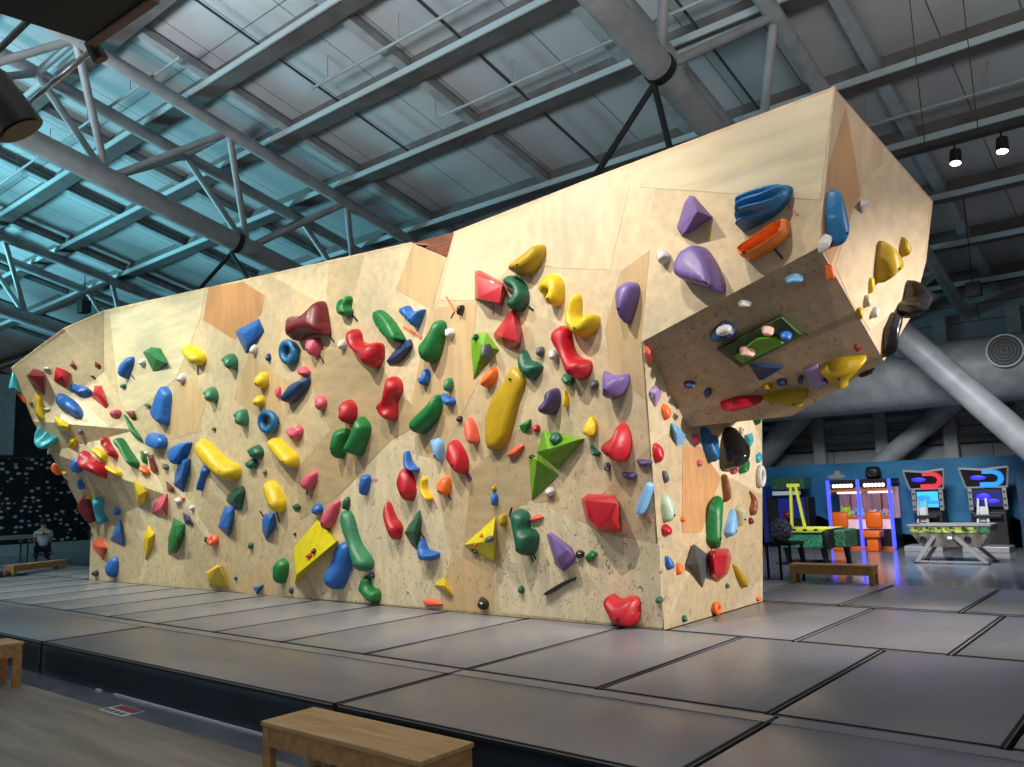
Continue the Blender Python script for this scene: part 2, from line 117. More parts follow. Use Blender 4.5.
{"l":"flat orange oval chip just above the mat left of the small yellow triangle","c":"CO","k":"d","h":0.04,"o":[-7.079,6.997,0.084],"n":[0.0,-0.9993,-0.0365],"p":[-160,25,-8,44,151,6,120,-29,-103,-46]},
{"l":"large dark red saddle hold near the wall top","c":"DR","k":"d","h":0.26,"o":[-9.209,6.864,3.736],"n":[0.0,-0.9993,-0.0365],"p":[-388,165,-149,142,50,193,209,282,335,215,408,-132,394,-224,174,-180,-54,-162,-253,-199,-331,-166,-395,67]},
{"l":"green three-lobed hold right of the dark red saddle","c":"G","k":"d","h":0.14,"o":[-8.44,6.859,3.853],"n":[0.0,-0.9993,-0.0365],"p":[-123,77,-72,109,-32,31,8,110,63,128,112,68,79,-19,121,-90,90,-150,-19,-149,-93,-99,-132,-15]},
{"l":"white cone knob left of the red kidney jug","c":"W","k":"d","h":0.097,"o":[-8.54,6.878,3.35],"n":[0.0,-0.9993,-0.0365],"p":[65,-7,48,-48,13,-71,-28,-67,-57,-37,-65,7,-48,48,-12,71,28,66,57,37]},
{"l":"blue ring hold left of the pink ball, upper of two rings","c":"TB","k":"r","h":0.12,"o":[-9.695,6.876,3.404],"n":[0.0,-0.9993,-0.0365],"p":[201,-6,178,-117,87,-183,-37,-181,-149,-109,-204,6,-180,119,-86,185,40,180,149,107],"i":0.388},
{"l":"pink ball hold right of the upper blue ring","c":"PK","k":"d","h":0.17,"o":[-9.12,6.876,3.403],"n":[0.0,-0.9993,-0.0365],"p":[-124,97,-18,134,92,99,108,-23,55,-125,-4,-141,-109,-41]},
{"l":"small pink two-lobed hold above the navy slipper","c":"PK","k":"d","h":0.1,"o":[-9.401,6.887,3.096],"n":[0.0,-0.9993,-0.0365],"p":[-89,58,18,73,126,-7,94,-72,-45,-57,-104,4]},
{"l":"navy blue slipper hold below the upper blue ring","c":"NV","k":"d","h":0.16,"o":[-9.568,6.896,2.848],"n":[0.0,-0.9993,-0.0365],"p":[-238,-46,-90,106,106,140,267,163,271,40,53,-101,-126,-168,-243,-135]},
{"l":"green flat pill hold leaning above the blue wing","c":"G","k":"s","h":0.14,"o":[-7.637,6.874,3.457],"n":[0.0,-0.9993,-0.0365],"p":[-214,223,-108,219,87,62,271,-175,267,-228,166,-239,-29,-120,-206,82,-235,176]},
{"l":"glossy red kidney jug between saddle and green pill","c":"R","k":"d","h":0.22,"o":[-8.079,6.881,3.26],"n":[0.0,-0.9993,-0.0365],"p":[-280,244,-172,259,-90,190,-63,83,87,24,254,19,332,-46,320,-194,230,-304,114,-290,5,-169,-160,-58,-275,60,-302,182]},
{"l":"blue wing hold directly below the green pill","c":"NV","k":"h","h":0.12,"o":[-7.47,6.887,3.091],"n":[0.0,-0.9993,-0.0365],"p":[-254,-67,-121,27,100,144,206,148,243,74,87,-74,-58,-129,-202,-123],"t":[78,-45,120,254,52,100]},
{"l":"blue wavy hold at the wall top, above the orange tape","c":"B","k":"d","h":0.14,"o":[-7.194,6.871,3.542],"n":[0.0,-0.9993,-0.0365],"p":[-196,98,-67,114,19,27,203,22,199,-25,79,-187,-51,-72,-186,23]},
{"l":"upright red bean jug below the blue wing","c":"R","k":"d","h":0.22,"o":[-7.615,6.907,2.54],"n":[0.0,-0.9993,-0.0365],"p":[-27,250,64,272,159,205,179,82,89,-44,68,-236,7,-281,-104,-225,-161,-134,-154,-48,-71,19,-48,141],"m":[0.006,-0.135,0.099,0.4]},
{"l":"small pink pebble left of the red ball","c":"PK","k":"d","h":0.1,"o":[-9.043,6.904,2.622],"n":[0.0,-0.9993,-0.0365],"p":[-101,87,24,101,107,14,78,-76,-23,-103,-84,-22]},
{"l":"red ball hold with a dimple above the twin green leaves","c":"R","k":"d","h":0.2,"o":[-8.459,6.911,2.449],"n":[0.0,-0.9993,-0.0365],"p":[-144,61,-55,150,42,161,130,76,143,-40,101,-139,18,-166,-99,-85,-136,-18],"m":[-0.08,-0.009,0.058,0.4]},
{"l":"dark green boomerang hold in the middle of the wall","c":"G","k":"d","h":0.19,"o":[-7.001,6.917,2.272],"n":[0.0,-0.9993,-0.0365],"p":[-204,-38,-104,42,48,138,159,236,221,208,222,46,96,-106,-68,-203,-161,-197,-210,-127]},
{"l":"yellow bean hold left of the orange hexagon panel","c":"Y","k":"d","h":0.18,"o":[-12.248,6.865,3.706],"n":[0.0,-0.9993,-0.0365],"p":[-330,154,-171,204,28,123,269,-20,286,-148,136,-193,15,-131,-233,11]},
{"l":"green mushroom hold, top one of three below the hexagon panel","c":"G2","k":"d","h":0.17,"o":[-11.182,6.874,3.453],"n":[0.0,-0.9993,-0.0365],"p":[-182,37,-89,133,21,135,120,34,122,-72,72,-126,1,-104,-66,-37]},
{"l":"green mushroom hold, left one of three below the hexagon panel","c":"G2","k":"d","h":0.16,"o":[-11.752,6.89,3.007],"n":[0.0,-0.9993,-0.0365],"p":[-186,30,-43,131,71,98,133,-16,97,-104,0,-111,-72,-28]},
{"l":"green mushroom hold, lowest of three left of the lower ring","c":"G2","k":"d","h":0.16,"o":[-10.927,6.906,2.587],"n":[0.0,-0.9993,-0.0365],"p":[-178,38,-57,117,68,120,124,-2,107,-117,1,-124,-65,-31]},
{"l":"blue sheet-like hold on the orange hexagon panel's lower corner","c":"B","k":"h","h":0.14,"o":[-10.741,6.861,3.797],"n":[0.0,-0.9993,-0.0365],"p":[-367,129,263,221,389,13,96,-114,-90,-251,-291,2],"t":[89,7,140,355,118,80,96,-152,100]},
{"l":"white knob at the lower tip of the blue sheet hold","c":"W","k":"d","h":0.083,"o":[-10.596,6.87,3.571],"n":[0.0,-0.9993,-0.0365],"p":[66,-18,40,-60,-1,-80,-43,-69,-68,-32,-67,18,-40,61,2,80,43,69,68,31]},
{"l":"tiny navy foothold left of the upper blue ring","c":"NV","k":"d","h":0.062,"o":[-10.243,6.876,3.407],"n":[0.0,-0.9993,-0.0365],"p":[46,6,45,-32,26,-57,-3,-61,-30,-42,-47,-6,-45,32,-26,57,3,61,30,42]},
{"l":"yellow ball, upper of the stacked pair on the tan panel","c":"Y","k":"d","h":0.15,"o":[-10.376,6.887,3.085],"n":[0.0,-0.9993,-0.0365],"p":[120,-12,92,-83,28,-123,-46,-117,-104,-65,-122,12,-92,84,-27,124,47,116,104,64]},
{"l":"yellow ball, lower of the stacked pair on the tan panel","c":"Y","k":"d","h":0.12,"o":[-10.463,6.898,2.79],"n":[0.0,-0.9993,-0.0365],"p":[107,-10,83,-61,28,-90,-39,-85,-91,-47,-108,10,-84,62,-27,91,39,84,91,46]},
{"l":"tiny pink red pebble left of the navy slipper","c":"PK","k":"d","h":0.072,"o":[-10.016,6.895,2.876],"n":[0.0,-0.9993,-0.0365],"p":[-51,67,32,73,49,-27,13,-94,-42,-19]},
{"l":"blue ring hold below the stacked yellow balls, lower of two rings","c":"TB","k":"r","h":0.12,"o":[-10.236,6.91,2.465],"n":[0.0,-0.9993,-0.0365],"p":[220,8,200,-97,104,-165,-31,-171,-157,-112,-222,-8,-202,99,-103,167,34,171,157,109],"i":0.444},
{"l":"red boxy hold beside the green hook near the wall top","c":"R","k":"h","h":0.2,"o":[-5.941,6.867,3.647],"n":[0.0,-0.9993,-0.0365],"p":[-214,215,-138,216,199,3,236,-82,152,-251,-236,-101],"t":[-43,112,160,-38,142,100,315,-73,160,271,-259,180,-13,-151,200]},
{"l":"dark green hook hold right of the red box","c":"DG","k":"d","h":0.16,"o":[-5.558,6.872,3.502],"n":[0.0,-0.9993,-0.0365],"p":[-140,178,-59,207,63,152,152,39,175,-94,116,-193,25,-222,-46,-179,-58,-90,14,-36,-1,21,-97,82,-144,134]},
{"l":"olive yellow bean hold near the wall top above the green hook","c":"OY","k":"d","h":0.2,"o":[-5.321,6.861,3.81],"n":[0.0,-0.9993,-0.0365],"p":[-245,-74,-198,7,-53,81,100,152,190,124,197,36,132,-61,4,-138,-128,-127]},
{"l":"red shark-fin hold below the red box and green hook","c":"R","k":"h","h":0.2,"o":[-5.703,6.887,3.092],"n":[0.0,-0.9993,-0.0365],"p":[66,240,142,140,187,-9,156,-155,89,-207,-63,-168,-199,-71,-222,10,-130,85,-26,135],"t":[204,123,160,254,-164,180,40,-79,180]},
{"l":"small black hold beside the orange and purple tapes","c":"BK","k":"d","h":0.085,"o":[-6.39,6.874,3.455],"n":[0.0,-0.9993,-0.0365],"p":[-36,41,27,53,46,10,-2,-76,-36,-27]},
{"l":"small white knob on the right edge of the green pear","c":"W","k":"d","h":0.092,"o":[-6.582,6.883,3.206],"n":[0.0,-0.9993,-0.0365],"p":[-54,59,29,49,66,-13,4,-71,-44,-24]},
{"l":"green pear hold in the upper middle of the wall","c":"G","k":"d","h":0.2,"o":[-6.824,6.885,3.163],"n":[0.0,-0.9993,-0.0365],"p":[41,219,128,219,182,153,163,16,71,-195,-50,-276,-134,-233,-186,-121,-164,-28,-50,78,-3,166]},
{"l":"lime green volume in the upper middle, with a grey hold on it","c":"LG","k":"h","h":0.18,"o":[-6.112,6.891,2.981],"n":[0.0,-0.9993,-0.0365],"p":[-156,128,-33,155,86,148,254,-70,-150,-360],"t":[140,-17,140]},
{"l":"dark grey hold bolted on the upper lime green volume","c":"GY","k":"d","h":0.116,"o":[-5.933,6.795,2.883],"n":[0.0,-0.9993,-0.0365],"p":[-44,54,27,91,47,-41,13,-93,-43,-12],"z":1},
{"l":"tiny teal knob at the top corner of the upper lime volume","c":"DG","k":"d","h":0.058,"o":[-6.138,6.827,3.085],"n":[0.0,-0.9993,-0.0365],"p":[29,-3,20,-25,4,-38,-14,-37,-26,-21,-29,3,-20,25,-4,38,14,37,26,21],"z":1},
{"l":"teal green heart hold above the tall yellow banana","c":"DG","k":"d","h":0.13,"o":[-5.423,6.901,2.699],"n":[0.0,-0.9993,-0.0365],"p":[-53,159,18,41,91,10,168,-67,24,-183,-118,-58,-130,98]},
{"l":"orange bean hold at the upper left of the tall yellow banana","c":"OR","k":"d","h":0.12,"o":[-5.989,6.905,2.608],"n":[0.0,-0.9993,-0.0365],"p":[-103,-25,-27,81,64,113,102,57,72,-32,-21,-95,-87,-99]},
{"l":"light blue hooked hold above the dark green boomerang","c":"B","k":"d","h":0.1,"o":[-7.038,6.9,2.735],"n":[0.0,-0.9993,-0.0365],"p":[-89,11,-23,-7,-2,91,60,99,90,14,57,-81,-18,-92,-75,-35]},
{"l":"grey-green gradient egg left of the tall yellow banana","c":"G2","k":"d","h":0.103,"o":[-6.631,6.905,2.603],"n":[0.0,-0.9993,-0.0365],"p":[53,-5,38,-54,8,-82,-24,-80,-48,-47,-53,5,-38,54,-8,83,25,79,48,46]},
{"l":"blue bow-shaped hold under the grey-green egg","c":"B","k":"d","h":0.1,"o":[-6.654,6.911,2.43],"n":[0.0,-0.9993,-0.0365],"p":[-85,88,-14,49,91,-4,87,-57,1,-77,-80,1]},
{"l":"small black knob above the coral pill hold","c":"BK","k":"d","h":0.054,"o":[-6.503,6.92,2.191],"n":[0.0,-0.9993,-0.0365],"p":[39,-3,30,-25,9,-37,-15,-35,-34,-20,-39,3,-30,25,-9,37,15,35,33,20]},
{"l":"coral pink pill hold left of the tall yellow banana","c":"CO","k":"d","h":0.13,"o":[-6.311,6.925,2.042],"n":[0.0,-0.9993,-0.0365],"p":[-67,125,-22,158,37,95,89,-54,82,-147,9,-153,-48,-66,-79,41]},
{"l":"pale blue fin hold left of the glossy red guitar-pick hold","c":"LB","k":"d","h":0.12,"o":[-6.865,6.932,1.871],"n":[0.0,-0.9993,-0.0365],"p":[-90,117,37,118,88,28,68,-120,32,-157,-42,-49,-93,63]},
{"l":"glossy red guitar-pick hold in the middle of the wall","c":"R","k":"d","h":0.18,"o":[-6.54,6.936,1.756],"n":[0.0,-0.9993,-0.0365],"p":[-100,179,-20,199,84,81,137,-47,123,-171,67,-206,-39,-121,-127,-10,-127,96]},
{"l":"tall flat yellow banana hold in the middle of the wall","c":"OY","k":"s","h":0.1,"o":[-5.797,6.917,2.265],"n":[0.0,-0.9993,-0.0365],"p":[114,416,178,422,270,317,287,215,200,55,109,-157,18,-350,-92,-453,-223,-466,-284,-391,-285,-145,-212,54,-97,186,15,296],"b":[0.137,0.286]},
{"l":"flat coral chip right of the tall yellow banana's foot","c":"CO","k":"d","h":0.06,"o":[-5.689,6.935,1.776],"n":[0.0,-0.9993,-0.0365],"p":[-109,-29,-18,35,83,68,117,36,26,-47,-99,-64]},
{"l":"small green wedge left above the big lime volumes","c":"G","k":"h","h":0.1,"o":[-5.544,6.926,2.025],"n":[0.0,-0.9993,-0.0365],"p":[-88,20,81,81,71,7,-5,-66,-59,-42],"t":[99,24,90]},
{"l":"small red pebble right of the small green wedge","c":"R","k":"d","h":0.061,"o":[-5.386,6.927,1.995],"n":[0.0,-0.9993,-0.0365],"p":[38,-3,29,-27,9,-41,-15,-40,-33,-23,-38,3,-29,27,-8,42,15,40,32,23]},
{"l":"bright orange ball hold with purple tape below the red pick","c":"OR","k":"d","h":0.12,"o":[-6.781,6.948,1.431],"n":[0.0,-0.9993,-0.0365],"p":[-87,27,-39,99,63,104,92,18,65,-86,-15,-114,-79,-48]},
{"l":"small blue brick hold above the yellow triangle volume","c":"B","k":"d","h":0.078,"o":[-6.027,6.954,1.261],"n":[0.0,-0.9993,-0.0365],"p":[-29,54,-2,72,39,29,28,-60,-6,-68,-31,-27]},
{"l":"tiny ochre foothold above the small blue brick","c":"OY","k":"d","h":0.047,"o":[-6.037,6.95,1.383],"n":[0.0,-0.9993,-0.0365],"p":[30,-2,23,-20,8,-31,-11,-30,-25,-18,-30,2,-23,20,-8,31,11,30,25,18]},
{"l":"yellow triangle volume with small holds on it, lower middle of wall","c":"YV","k":"h","h":0.24,"o":[-6.218,6.972,0.777],"n":[0.0,-0.9993,-0.0365],"p":[166,285,156,36,113,-193,-112,-108,-324,-20],"t":[296,59,220]},
{"l":"grey knob bolted on the yellow triangle volume","c":"GY","k":"d","h":0.053,"o":[-5.969,6.769,0.837],"n":[0.0,-0.9993,-0.0365],"p":[54,16,51,-6,29,-26,-5,-36,-36,-32,-54,-16,-51,6,-29,26,5,36,37,32],"z":1},
{"l":"tiny orange foothold, upper one on the yellow triangle volume","c":"OR","k":"d","h":0.028,"o":[-6.141,6.828,0.871],"n":[0.0,-0.9993,-0.0365],"p":[14,-1,11,-13,4,-21,-4,-20,-11,-12,-14,1,-11,13,-4,21,4,20,11,12],"z":1},
{"l":"tiny coral foothold, lower one on the yellow triangle volume","c":"CO","k":"d","h":0.034,"o":[-6.28,6.892,0.765],"n":[0.0,-0.9993,-0.0365],"p":[13,-6,6,-20,-4,-26,-12,-23,-16,-10,-13,6,-6,20,4,26,12,23,16,10],"z":1},
{"l":"black foothold under the lower edge of the yellow triangle volume","c":"BK","k":"d","h":0.047,"o":[-6.37,6.975,0.693],"n":[0.0,-0.9993,-0.0365],"p":[48,-15,32,-27,4,-28,-26,-19,-46,-2,-48,16,-32,27,-4,28,26,19,45,2]},
{"l":"golden knob between the yellow triangle volume and green double hold","c":"OY","k":"d","h":0.092,"o":[-5.923,6.962,1.035],"n":[0.0,-0.9993,-0.0365],"p":[-45,50,32,65,47,-34,4,-71,-37,-10]},
{"l":"large dark green double-lobed hold in the lower middle","c":"DG","k":"d","h":0.2,"o":[-5.611,6.966,0.924],"n":[0.0,-0.9993,-0.0365],"p":[-160,184,-75,229,26,201,72,122,64,27,129,6,168,-77,123,-210,39,-266,-35,-228,-78,-111,-121,12,-152,111]},
{"l":"flat orange chip right of the dark green double-lobed hold","c":"CO","k":"d","h":0.05,"o":[-5.454,6.962,1.051],"n":[0.0,-0.9993,-0.0365],"p":[-77,6,5,37,83,14,55,-18,-66,-39]},
{"l":"small yellow triangle volume low on the wall near the mat","c":"Y","k":"h","h":0.14,"o":[-6.883,6.99,0.274],"n":[0.0,-0.9993,-0.0365],"p":[-10,113,66,12,137,-92,-21,-44,-172,12],"t":[117,31,120]},
{"l":"black block hold just above the mat, right of the small yellow triangle","c":"BK","k":"d","h":0.1,"o":[-6.274,6.996,0.119],"n":[0.0,-0.9993,-0.0365],"p":[-51,45,-21,71,65,19,50,-44,10,-67,-54,-24]},
{"l":"dark green round knob left of the curved black strip","c":"DG","k":"d","h":0.062,"o":[-5.723,6.989,0.297],"n":[0.0,-0.9993,-0.0365],"p":[37,-1,30,-25,12,-40,-11,-39,-30,-24,-37,1,-30,25,-12,40,11,39,30,24]},
{"l":"yellow ear-shaped hold near the top middle","c":"Y","k":"d","h":0.16,"o":[-5.067,6.875,3.421],"n":[0.0,-0.9993,-0.0365],"p":[-127,105,-30,187,76,168,150,68,139,-95,71,-172,-12,-140,-36,-68,2,-15,-50,3,-56,-45,-127,6]},
{"l":"yellow hook hold above the red bone","c":"Y","k":"d","h":0.18,"o":[-4.698,6.887,3.098],"n":[0.0,-0.9993,-0.0365],"p":[-120,203,-41,238,-4,184,-19,33,6,-28,103,5,183,-17,195,-93,135,-188,-3,-225,-103,-165,-172,-40,-159,93]},
{"l":"purple drop-shaped hold left of the overhanging prow","c":"P","k":"d","h":0.2,"o":[-4.143,6.885,3.156],"n":[0.0,-0.9993,-0.0365],"p":[-98,129,-28,188,76,180,128,123,113,9,51,-126,-4,-218,-38,-215,-86,-110,-115,40]},
{"l":"long red bone hold below the yellow hook","c":"R","k":"d","h":0.2,"o":[-4.851,6.9,2.732],"n":[0.0,-0.9993,-0.0365],"p":[-219,244,-112,306,-26,274,1,212,20,56,86,-48,199,-99,223,-177,163,-264,86,-288,-7,-246,-62,-125,-137,19,-217,136]},
{"l":"dark grey knob left of the red bone","c":"GY","k":"d","h":0.08,"o":[-5.27,6.897,2.81],"n":[0.0,-0.9993,-0.0365],"p":[46,-5,33,-36,8,-53,-20,-50,-41,-28,-46,5,-33,36,-8,53,20,50,41,28]},
{"l":"grey white knob touching the left side of the red bone","c":"W","k":"d","h":0.097,"o":[-5.087,6.9,2.75],"n":[0.0,-0.9993,-0.0365],"p":[48,18,51,-24,34,-56,4,-67,-27,-53,-48,-18,-51,24,-34,57,-4,68,27,53]},
{"l":"pale teal knob under the lower end of the red bone","c":"G2","k":"d","h":0.098,"o":[-4.936,6.91,2.464],"n":[0.0,-0.9993,-0.0365],"p":[-57,42,-15,76,73,1,58,-55,0,-59,-58,-5]},
{"l":"dark purple pebble jug with a chalky dimple","c":"NP","k":"d","h":0.2,"o":[-5.151,6.918,2.252],"n":[0.0,-0.9993,-0.0365],"p":[-100,-9,-38,103,52,148,97,100,96,-5,35,-116,-43,-134,-99,-87],"m":[-0.046,0.016,0.054,0.4]},
{"l":"thin yellow sliver right of the dark purple pebble","c":"Y","k":"d","h":0.069,"o":[-4.974,6.917,2.269],"n":[0.0,-0.9993,-0.0365],"p":[-22,76,3,84,25,-13,15,-79,-20,-67]},
{"l":"purple bowl hold with a chalky left corner","c":"P","k":"d","h":0.198,"o":[-4.351,6.914,2.359],"n":[0.0,-0.9993,-0.0365],"p":[-123,141,-52,105,75,82,147,83,137,-15,56,-115,-39,-143,-93,-129,-109,-9]},
{"l":"grey knob left of the purple bowl hold","c":"GY","k":"d","h":0.075,"o":[-4.613,6.913,2.379],"n":[0.0,-0.9993,-0.0365],"p":[44,-4,32,-33,9,-50,-18,-48,-38,-27,-44,4,-32,34,-8,50,19,48,38,27]},
{"l":"upper lime green pyramid volume of the lower pair","c":"LG","k":"h","h":0.26,"o":[-5.138,6.934,1.804],"n":[0.0,-0.9993,-0.0365],"p":[-167,166,92,108,352,43,-7,-256,-270,-60],"t":[33,-42,220,328,35,80]},
{"l":"lower lime green pyramid volume of the lower pair","c":"LG","k":"h","h":0.22,"o":[-5.384,6.945,1.503],"n":[0.0,-0.9993,-0.0365],"p":[-140,199,-27,212,239,-11,57,-138,-130,-262],"t":[103,162,180]},
{"l":"teal knob bolted on the upper lime pyramid","c":"DG","k":"d","h":0.091,"o":[-5.052,6.812,1.862],"n":[0.0,-0.9993,-0.0365],"p":[62,-4,47,-41,15,-62,-24,-59,-53,-34,-62,4,-48,41,-15,62,24,59,53,34],"z":1},
{"l":"small black knob at the top of the lower lime pyramid","c":"BK","k":"d","h":0.034,"o":[-5.435,6.878,1.696],"n":[0.0,-0.9993,-0.0365],"p":[35,-2,27,-15,9,-23,-12,-21,-29,-12,-35,2,-27,15,-9,23,12,21,29,12],"z":1},
{"l":"yellow ball at the tip of the upper lime pyramid","c":"Y","k":"d","h":0.13,"o":[-4.683,6.929,1.941],"n":[0.0,-0.9993,-0.0365],"p":[-59,14,14,124,64,42,48,-49,-3,-86,-64,-45]},
{"l":"small green wedge touching the left of the bright red shield","c":"DG","k":"d","h":0.091,"o":[-4.653,6.938,1.71],"n":[0.0,-0.9993,-0.0365],"p":[-50,68,13,17,54,-22,16,-56,-33,-7]},
{"l":"bright red shield hold in the right middle of the wall","c":"R","k":"d","h":0.22,"o":[-4.362,6.935,1.782],"n":[0.0,-0.9993,-0.0365],"p":[60,185,116,117,132,-9,97,-131,13,-198,-115,-128,-156,-62,-123,9,-28,74,4,144]},
{"l":"small blue grey knob under the bright red shield","c":"GY","k":"d","h":0.068,"o":[-4.527,6.943,1.548],"n":[0.0,-0.9993,-0.0365],"p":[32,-2,24,-29,7,-45,-12,-44,-27,-26,-32,2,-24,29,-7,45,13,44,27,26]},
{"l":"dark lavender ledge chip, upper of the two by the edge","c":"NP","k":"d","h":0.055,"o":[-4.107,6.943,1.563],"n":[0.0,-0.9993,-0.0365],"p":[-68,39,75,22,62,-21,-6,-35,-62,-6]},
{"l":"dark lavender ledge chip, lower of the two by the edge","c":"NP","k":"d","h":0.057,"o":[-4.283,6.947,1.446],"n":[0.0,-0.9993,-0.0365],"p":[-68,40,79,25,55,-27,-4,-34,-61,-4]},
{"l":"bright red oval hold by the vertical corner edge","c":"R","k":"d","h":0.074,"o":[-4.028,7.026,1.66],"n":[1.0,0.0026,-0.001],"p":[-61,49,-21,93,47,76,77,-4,38,-75,-20,-101,-61,-39]},
{"l":"lavender kite hold just left of the prow's underside","c":"LV","k":"h","h":0.084,"o":[-4.028,7.078,2.227],"n":[1.0,0.0026,-0.001],"p":[-113,30,0,102,134,76,94,-18,-25,-125,-89,-66],"t":[-129,3,78]},
{"l":"light blue stick hold with dark marks by the corner edge","c":"LB","k":"s","h":0.09,"o":[-4.106,6.955,1.228],"n":[0.0,-0.9993,-0.0365],"p":[-101,-102,14,133,78,135,73,72,-2,-85,-62,-153]},
{"l":"white lavender ball at the foot of the lower lime pyramid","c":"W","k":"d","h":0.07,"o":[-5.258,6.952,1.325],"n":[0.0,-0.9993,-0.0365],"p":[58,-2,45,-30,15,-46,-21,-45,-49,-26,-58,2,-45,30,-15,46,21,45,49,26]},
{"l":"red and white chip at the prow's left corner","c":"CO","k":"d","h":0.048,"o":[-4.027,6.974,2.615],"n":[1.0,0.0026,-0.001],"p":[-53,78,33,44,51,-27,14,-92,-45,-3]},
{"l":"orange red pebble under the lavender kite by the prow","c":"OR","k":"d","h":0.067,"o":[-4.029,7.238,2.068],"n":[1.0,0.0026,-0.001],"p":[-61,42,0,81,69,28,55,-37,-7,-84,-56,-30]},
{"l":"pale blue shard right of the bright red oval hold","c":"LB","k":"h","h":0.087,"o":[-4.029,7.476,1.854],"n":[1.0,0.0026,-0.001],"p":[-120,110,-38,104,162,0,112,-85,-27,-120,-89,-8],"t":[-174,1,87]},
{"l":"small dark grey hold on the right face above the pale egg","c":"GY","k":"d","h":0.043,"o":[-4.029,7.162,1.433],"n":[1.0,0.0026,-0.001],"p":[-32,48,21,48,46,-24,1,-67,-36,-5]},
{"l":"white and green egg hold near the vertical corner","c":"WG","k":"d","h":0.093,"o":[-4.029,7.138,1.135],"n":[1.0,0.0026,-0.001],"p":[-73,54,-18,137,77,78,104,10,34,-129,-52,-130,-72,-21]},
{"l":"small red ball under the white and green egg","c":"R","k":"d","h":0.069,"o":[-4.029,7.111,0.918],"n":[1.0,0.0026,-0.001],"p":[66,-4,50,-37,15,-56,-26,-53,-56,-31,-65,3,-50,36,-15,56,25,54,56,31]},
{"l":"large red box hold in the lower right of the front wall","c":"R","k":"h","h":0.26,"o":[-4.662,6.96,1.105],"n":[0.0,-0.9993,-0.0365],"p":[-213,134,-119,184,167,170,240,83,222,-191,124,-205,-48,-191,-165,-77,-209,92],"t":[-59,124,160,283,159,200,368,93,260,305,-49,260,142,-141,260,-6,-58,200]},
{"l":"purple wedge hold with a dark underside low on the front wall","c":"P","k":"h","h":0.22,"o":[-5.169,6.974,0.705],"n":[0.0,-0.9993,-0.0365],"p":[-175,176,-118,198,9,92,125,51,176,-64,165,-106,12,-205,-88,-123,-107,-17],"t":[-44,175,100,230,42,200,94,-33,200]},
{"l":"black knob on the right of the purple wedge","c":"BK","k":"d","h":0.059,"o":[-4.928,6.975,0.686],"n":[0.0,-0.9993,-0.0365],"p":[-45,21,6,41,53,10,24,-36,-38,-36]},
{"l":"small green bow-tie hold right of the purple wedge","c":"G","k":"h","h":0.1,"o":[-4.801,6.976,0.66],"n":[0.0,-0.9993,-0.0365],"p":[-78,-7,12,68,85,38,17,-35,-36,-64],"t":[62,16,80]},
{"l":"curved black strip hold below the purple wedge","c":"BK","k":"d","h":0.06,"o":[-5.192,6.987,0.36],"n":[0.0,-0.9993,-0.0365],"p":[-216,-82,2,33,176,92,182,65,25,-8,-168,-101]},
{"l":"red heart-shaped hold resting just above the mat","c":"R","k":"d","h":0.2,"o":[-4.454,6.993,0.179],"n":[0.0,-0.9993,-0.0365],"p":[-192,84,-105,130,-19,92,90,120,185,103,188,-42,142,-132,76,-164,-52,-150,-125,-64,-188,24]},
{"l":"small grey foothold peeking out under the red heart","c":"GY","k":"d","h":0.039,"o":[-4.583,6.999,0.017],"n":[0.0,-0.9993,-0.0365],"p":[40,2,31,-14,11,-24,-13,-25,-33,-17,-40,-2,-31,14,-11,24,13,25,33,16]},
{"l":"dark green knob beside the vertical corner near the floor","c":"DG","k":"d","h":0.048,"o":[-4.055,6.99,0.276],"n":[0.0,-0.9993,-0.0365],"p":[37,1,29,-18,10,-30,-13,-31,-31,-20,-37,-1,-29,18,-10,30,13,31,31,19]},
{"l":"grey-green knob at the foot of the right face","c":"DG","k":"d","h":0.035,"o":[-4.026,7.378,0.055],"n":[0.9974,0.0,-0.0725],"p":[36,-3,28,-22,9,-33,-13,-30,-30,-17,-36,3,-28,22,-9,32,13,31,30,17]},
{"l":"small blue hold left of the orange chip on the right face","c":"B","k":"d","h":0.059,"o":[-4.03,7.134,0.606],"n":[1.0,0.0026,-0.001],"p":[-53,55,8,60,55,-8,31,-62,-40,-46]},
{"l":"orange chip left of the dark grey diamond","c":"OR","k":"d","h":0.049,"o":[-4.021,7.32,0.535],"n":[0.9971,-0.071,0.0264],"p":[-29,54,47,38,25,-44,-42,-48]},
{"l":"tiny orange knob on the right face's brown panel","c":"OR","k":"d","h":0.038,"o":[-4.024,7.462,1.008],"n":[0.9971,-0.071,0.0264],"p":[32,-2,24,-20,7,-30,-13,-29,-28,-17,-32,2,-24,19,-7,30,13,29,28,17]},
{"l":"dark grey diamond volume on the right face","c":"GV","k":"h","h":0.14,"o":[-3.989,7.715,0.558],"n":[0.9974,0.0,-0.0725],"p":[-132,194,180,61,189,-19,38,-246,-274,10],"t":[-279,27,125]},
{"l":"bright red block hold beside the dark grey diamond","c":"R","k":"h","h":0.142,"o":[-3.992,8.181,0.523],"n":[0.9974,0.0,-0.0725],"p":[-233,142,-52,153,181,133,253,24,157,-133,-75,-192,-232,-126],"t":[-468,129,142,-144,98,142,-143,-83,113,-353,-73,113]},
{"l":"slim ochre strip right of the bright red block","c":"OY","k":"d","h":0.07,"o":[-4.005,8.607,0.349],"n":[0.9974,0.0,-0.0725],"p":[-149,144,-31,83,109,-44,106,-140,-35,-42]},
{"l":"long bright green hold on the right face","c":"G","k":"d","h":0.114,"o":[-3.961,7.981,0.947],"n":[0.9974,0.0,-0.0725],"p":[73,260,133,271,146,198,81,14,18,-146,0,-266,-57,-232,-126,-188,-130,-129,-92,39,-46,178]},
